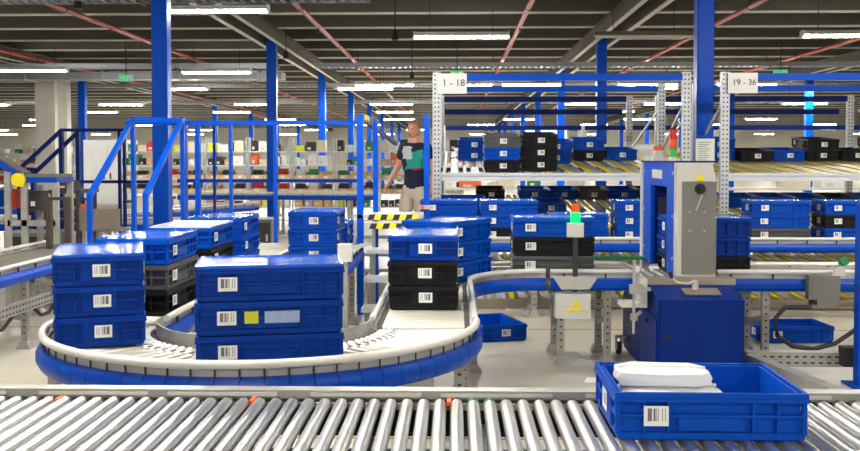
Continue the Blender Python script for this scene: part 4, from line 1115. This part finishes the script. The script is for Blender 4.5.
part('drum', MB().cyl((ex(23.5), ey-0.24, ez(179.5)), (ex(23.5), ey-0.205, ez(179.5)), 0.07, n=18).cyl((ex(23.5), ey-0.25, ez(179.5)), (ex(23.5), ey-0.24, ez(179.5)), 0.03, n=10), 'yellow', el, True)
part('drum_guard', MB().prism([(ex(20), ez(176)), (ex(28), ez(172.5)), (ex(29), ez(186)), (ex(26), ez(187))], 'y', ey-0.23, ey-0.206), 'yellow', el)
for px, pt in ((11, 172), (27.5, 186), (59, 182)):
    for dy in (-0.18, 0.18): part('leg', MB().box(ex(px)-0.03, ex(px)+0.03, ey+dy-0.02, ey+dy+0.02, 0, ez(pt)), 'galvanised', el)
part('cross_tie', MB().box(ex(11), ex(59), ey-0.2, ey-0.18, 0.82, 0.88).box(ex(11), ex(59), ey-0.2, ey-0.18, 0.42, 0.46), 'galvanised', el)
part('tool_tray', MB().box(ex(27), ex(59), ey-0.15, ey+0.15, 0.97, 0.99), 'dark_metal', el)

pf = thing('sensor_portal', 'dark brown steel portal standing over the feed conveyor', 'frame', (-3.85, 8.9, 0))
for px in (44.5, 63.5): part('post', MB().box((px-455)*8.9/950-0.025, (px-455)*8.9/950+0.025, 8.875, 8.925, H+0.001, 1.11), 'dark_brown', pf)
part('crossbar', MB().box((42-455)*8.9/950, (66-455)*8.9/950, 8.87, 8.93, 1.11, 1.14), 'dark_brown', pf)
wb = thing('work_table', 'dark steel table behind the raised blue belt', 'table', (-4.25, 11.2, 0))
part('table_top', MB().box(-4.72, -4.35, 10.9, 11.5, 1.1, 1.14), 'dark_brown', wb)
for x in (-4.68, -4.39):
    for y in (10.94, 11.46): part('leg', MB().box(x-0.02, x+0.02, y-0.02, y+0.02, 0, 1.1), 'dark_brown', wb)
part('lower_shelf', MB().box(-4.7, -4.37, 10.92, 11.48, 0.78, 0.8), 'dark_metal', wb)
tr = thing('steel_trough', 'brushed steel chute panel beside the blue steps', 'chute', (-3.9, 10.4, 0))
part('panel', MB().box(-4.15, -3.7, 10.38, 10.4, 0.72, 0.95).box(-4.15, -3.7, 10.4, 10.85, 0.70, 0.72), 'steel_sheet', tr)
for x in (-4.11, -3.76):
    for y in (10.42, 10.82): part('leg', MB().box(x-0.018, x+0.018, y-0.018, y+0.018, 0, 0.7), 'galvanised', tr)
for (x, y, z, c, lb, sx, sz) in ((-4.62, 10.0+1.2, 1.14, 'goods_dark', 'dark carton lying on the dark steel table', 0.24, 0.10), (-4.55, 9.7, 0.99, 'goods_red', 'dark red pack under the raised blue belt', 0.11, 0.2),
                                  (-4.3, 9.7, 0.99, 'goods_dark', 'dark pack under the raised blue belt', 0.12, 0.18), (-4.43, 11.2, 0.8, 'goods_orange', 'orange carton on the lower shelf of the steel table', 0.1, 0.16),
                                  (-6.6, 12.6, 0.665, 'goods_white', 'white carton riding the cross conveyor', 0.2, 0.16), (-5.6, 12.6, 0.665, 'goods_dark', 'dark carton riding the cross conveyor', 0.34, 0.2)):
    carton(c, x, y, z, sx, 0.2, sz, lb, group='loose packs by the raised belt')

carton('kraft_pale', -1.42, 9.95, 0.0, 0.66, 0.5, 0.62, 'large tan carton on the floor behind the crossover steps', group='loose packs by the raised belt')
sb_ = thing('sensor_stand', 'slim grey photo-sensor stand inside the U-bend', 'sensor', (-0.62, 5.35, 0))
part('pole', MB().box(-0.635, -0.605, 5.335, 5.365, 0.012, 1.0), 'galvanised', sb_)
part('foot', MB().box(-0.70, -0.54, 5.27, 5.43, 0, 0.012), 'galvanised', sb_)
part('sensor_head', MB().box(-0.66, -0.58, 5.32, 5.38, 0.92, 1.02), 'light_grey', sb_)
part('arm', MB().bar((-0.62, 5.35, 0.99), (-0.48, 5.35, 1.02), 0.02), 'aluminium', sb_)
# orange and white packs seen through the first rack
for (px, y, z, c, lb, sx, sz) in ((466, 17.4, 1.42, 'goods_orange', 'orange display carton seen through the first rack', 0.3, 0.13), (462, 17.4, 1.56, 'goods_white', 'white carton on top of the orange one behind the rack', 0.28, 0.14),
                                  (470, 17.4, 0.98, 'goods_orange', 'orange carton on the lower shelf behind the first rack', 0.4, 0.12), (451, 17.4, 0.98, 'goods_white', 'white carton beside the low orange one behind the rack', 0.2, 0.2),
                                  (506, 17.4, 0.98, 'goods_cream', 'cream carton on the lower shelf behind the first rack', 0.3, 0.2), (533, 17.4, 0.98, 'goods_green', 'green carton on the lower shelf behind the first rack', 0.2, 0.2),
                                  (640, 17.4, 1.42, 'goods_white', 'large white carton seen between the racks', 0.5, 0.35), (668, 17.4, 1.42, 'goods_cream', 'cream carton seen beside the signal tower', 0.3, 0.28),
                                  (700, 17.4, 0.98, 'goods_white', 'white carton on the lower shelf beside the blue column', 0.4, 0.2), (790, 17.4, 0.98, 'goods_cream', 'cream carton on the low shelf behind the second rack', 0.5, 0.16),
                                  (825, 17.4, 0.98, 'goods_white', 'white carton on the low shelf behind the second rack', 0.4, 0.2), (850, 17.4, 1.42, 'goods_white', 'white carton on the higher shelf behind the second rack', 0.3, 0.2),
                                  (760, 17.4, 1.42, 'goods_white', 'wide white carton on the higher shelf behind the second rack', 0.8, 0.24)):
    carton(c, (px-455)*y/950, y, z, sx, 0.36, sz, lb, group='cartons behind the flow racks')
rs = thing('rear_shelving', 'long steel shelving standing behind the flow racks', 'shelving', (3.8, 17.4, 0))
for x in (-0.2, 2.3, 4.8, 7.6):
    for y in (17.17, 17.63): part('post', MB().box(x-0.03, x+0.03, y-0.03, y+0.03, 0, 2.1), 'shelf_white', rs)
for z in (0.5, 0.98, 1.42): part('shelf', MB().box(-0.2, 7.6, 17.16, 17.64, z-0.04, z), 'shelf_white', rs)
part('top_beam', MB().box(-0.2, 7.6, 17.16, 17.2, 2.02, 2.1), 'beam_navy', rs)

# ------------------------------------------------------------------ the man
def skin_mesh(name, pts, edges, levels=2, root=0):
    me = bpy.data.meshes.new(name)
    me.from_pydata([p[:3] for p in pts], edges, [])
    o = bpy.data.objects.new('tmp_skin', me); C.objects.link(o)
    o.modifiers.new('skin', 'SKIN'); 
    lay = me.skin_vertices[0] if len(me.skin_vertices) else None
    if lay is None:
        bm = bmesh.new(); bm.from_mesh(me); bm.verts.layers.skin.verify(); bm.to_mesh(me); bm.free(); lay = me.skin_vertices[0]
    for i, p in enumerate(pts):
        r = p[3]; lay.data[i].radius = r if isinstance(r, tuple) else (r, r)
        lay.data[i].use_root = (i == root)
    o.modifiers['skin'].use_smooth_shade = True
    s = o.modifiers.new('sub', 'SUBSURF'); s.levels = levels; s.render_levels = levels
    dg = bpy.context.evaluated_depsgraph_get()
    out = bpy.data.meshes.new_from_object(o.evaluated_get(dg)); out.name = name
    bpy.data.objects.remove(o)
    return out
def build_man():
    t = thing('person', 'man in navy T-shirt with teal print and beige shorts walking behind the rack upright', 'person', (-0.50, 11.95, 0.26), R(-30))
    t.scale = (0.98, 0.98, 0.98)
    P = []; E = []
    def v(x, y, z, r, frm=None):
        P.append((x, y, z, r)); i = len(P)-1
        if frm is not None: E.append((frm, i))
        return i
    pel = v(0, 0, 0.93, (0.15, 0.11)); wai = v(0, 0, 1.1, (0.135, 0.10), pel); che = v(0, -0.01, 1.3, (0.165, 0.115), wai)
    sh = v(0, 0, 1.43, (0.11, 0.085), che); nk = v(0, -0.005, 1.5, 0.056, sh); hd0 = v(0, -0.02, 1.57, 0.06, nk)
    def arm(s, el, wr, palm, fing):
        a = v(s*0.17, 0, 1.42, 0.062, sh); b = v(*el, 0.046, a); c = v(*wr, 0.03, b); d_ = v(*palm, (0.036, 0.02), c)
        pv_ = Vector(palm); dirv = (pv_ - Vector(wr)).normalized()
        for k in range(4):
            off = Vector((0, -0.03+0.02*k, 0)); L = (0.07, 0.08, 0.076, 0.06)[k]
            k1 = pv_ + off*0.9 + dirv*0.03; k2 = k1 + dirv*L*0.55 + Vector((-s*0.008, 0, 0)); k3 = k2 + dirv*L*0.45 + Vector((-s*0.02, -0.005, 0))
            i1 = v(*k1, 0.010, d_); i2 = v(*k2, 0.009, i1); v(*k3, 0.007, i2)
        th1 = pv_ + Vector((0, -0.04, 0.0)) - dirv*0.015; th2 = th1 + dirv*0.035 + Vector((0, -0.02, 0))
        i1 = v(*th1, 0.012, d_); v(*th2, 0.009, i1)
    arm(-1, (-0.27, 0.02, 1.17), (-0.31, -0.13, 0.98), (-0.32, -0.17, 0.91), None)
    arm(1, (0.26, 0.05, 1.16), (0.27, -0.02, 0.92), (0.265, -0.03, 0.84), None)
    def leg(s, kn, an, toe):
        a = v(s*0.09, 0, 0.86, 0.092, pel); b = v(*kn, 0.058, a); m_ = v((kn[0]+an[0])/2, (kn[1]+an[1])/2+0.02, (kn[2]+an[2])/2+0.06, 0.056, b); c = v(*an, 0.038, m_)
        h_ = v(an[0], an[1]+0.02, an[2]-0.04, 0.036, c); v(*toe, 0.032, h_)
    leg(-1, (-0.10, -0.10, 0.50), (-0.10, -0.02, 0.09), (-0.12, -0.17, 0.045))
    leg(1, (0.10, -0.03, 0.49), (0.10, 0.12, 0.09), (0.12, -0.04, 0.045))
    me = skin_mesh('person_body', P, E, 2, 0)
    bm = bmesh.new(); bm.from_mesh(me)
    # head: shaped sphere with jaw, nose, brow and ears, merged into the same body mesh
    hm = bmesh.new(); bmesh.ops.create_uvsphere(hm, u_segments=24, v_segments=18, radius=1.0)
    for q in hm.verts:
        x, y, z = q.co
        jaw = 1 - 0.28*max(0, -z)**1.3
        nx = x*0.075*jaw; ny = y*0.098*(1-0.12*max(0, -z)); nz = z*0.115
        if y < 0:
            if abs(x) < 0.25 and -0.32 < z < 0.12: ny -= 0.02*(1-abs(x)/0.25)*(0.12-z)/0.44
            if 0.05 < z < 0.25 and abs(x) < 0.6: ny += 0.006
            if -0.75 < z < -0.45 and abs(x) < 0.35: ny -= 0.006
        if abs(x) > 0.93 and abs(z) < 0.3: nx *= 1.14
        q.co = (nx, ny - 0.03, nz + 1.64)
    tmp = bpy.data.meshes.new('tmp_head'); hm.to_mesh(tmp); hm.free(); bm.from_mesh(tmp); bpy.data.meshes.remove(tmp)
    bm.to_mesh(me); bm.free()
    me.polygons.foreach_set('use_smooth', [True]*len(me.polygons))
    me.materials.clear(); me.materials.append(MATS['skin'])
    body = bpy.data.objects.new('body', me); C.objects.link(body); body.parent = t; BASE[body.name] = BASE[t.name]
    # hair cap
    hm = bmesh.new(); bmesh.ops.create_uvsphere(hm, u_segments=24, v_segments=16, radius=1.0)
    kill = [q for q in hm.verts if q.co.z < (0.42 if q.co.y < -0.3 else (-0.25 if q.co.y > 0.1 else 0.15))]
    bmesh.ops.delete(hm, geom=kill, context='VERTS')
    for q in hm.verts:
        x, y, z = q.co; k = 1 + 0.03*sin(x*19)*cos(y*17)
        q.co = (x*0.081*k, y*0.105*k - 0.028, z*0.128*k + 1.643)
    hme = bpy.data.meshes.new('hair'); hm.to_mesh(hme); hm.free(); hme.materials.append(MATS['hair'])
    hme.polygons.foreach_set('use_smooth', [True]*len(hme.polygons))
    o = bpy.data.objects.new('hair', hme); C.objects.link(o); o.parent = t
    for s in (-1, 1): part('eye', MB().cyl((s*0.03, -0.118, 1.647), (s*0.03, -0.126, 1.647), 0.011, 0.006, 8), 'eye_dark', t, True, world=False)
    part('mouth', MB().box(-0.024, 0.024, -0.124, -0.114, 1.579, 1.587), 'lip', t, world=False)
    # T-shirt
    P2 = [(0,0,0.80,(0.18,0.14)), (0,0,1.1,(0.155,0.122)), (0,-0.01,1.3,(0.185,0.135)), (0,0,1.42,(0.13,0.105)), (0,0,1.475,(0.075,0.07)),
          (-0.17,0,1.415,0.08), (-0.235,0.012,1.245,0.072), (0.17,0,1.415,0.08), (0.228,0.03,1.245,0.072)]
    me = skin_mesh('t_shirt', P2, [(0,1),(1,2),(2,3),(3,4),(3,5),(5,6),(3,7),(7,8)], 2, 2)
    me.materials.clear(); me.materials.append(MATS['shirt'])
    o = bpy.data.objects.new('t_shirt', me); C.objects.link(o); o.parent = t
    P3 = [(0,0,1.0,(0.12,0.085)), (0,0,0.9,(0.13,0.1)), (-0.095,-0.01,0.83,0.115), (-0.105,-0.09,0.53,0.098), (0.095,0,0.83,0.115), (0.105,-0.03,0.52,0.098)]
    me = skin_mesh('shorts', P3, [(0,1),(1,2),(2,3),(1,4),(4,5)], 2, 1)
    me.materials.clear(); me.materials.append(MATS['shorts'])
    o = bpy.data.objects.new('shorts', me); C.objects.link(o); o.parent = t
    for (ax, ay, tx_, ty_) in ((-0.10, 0.0, -0.125, -0.19), (0.10, 0.14, 0.125, -0.06)):
        me = skin_mesh('shoe', [(ax, ay+0.04, 0.055, 0.05), ((ax+tx_)/2, (ay+ty_)/2, 0.05, 0.052), (tx_, ty_, 0.042, (0.05, 0.04))], [(0,1),(1,2)], 2, 1)
        me.materials.clear(); me.materials.append(MATS['shoe'])
        o = bpy.data.objects.new('shoe', me); C.objects.link(o); o.parent = t
    return t
build_man()
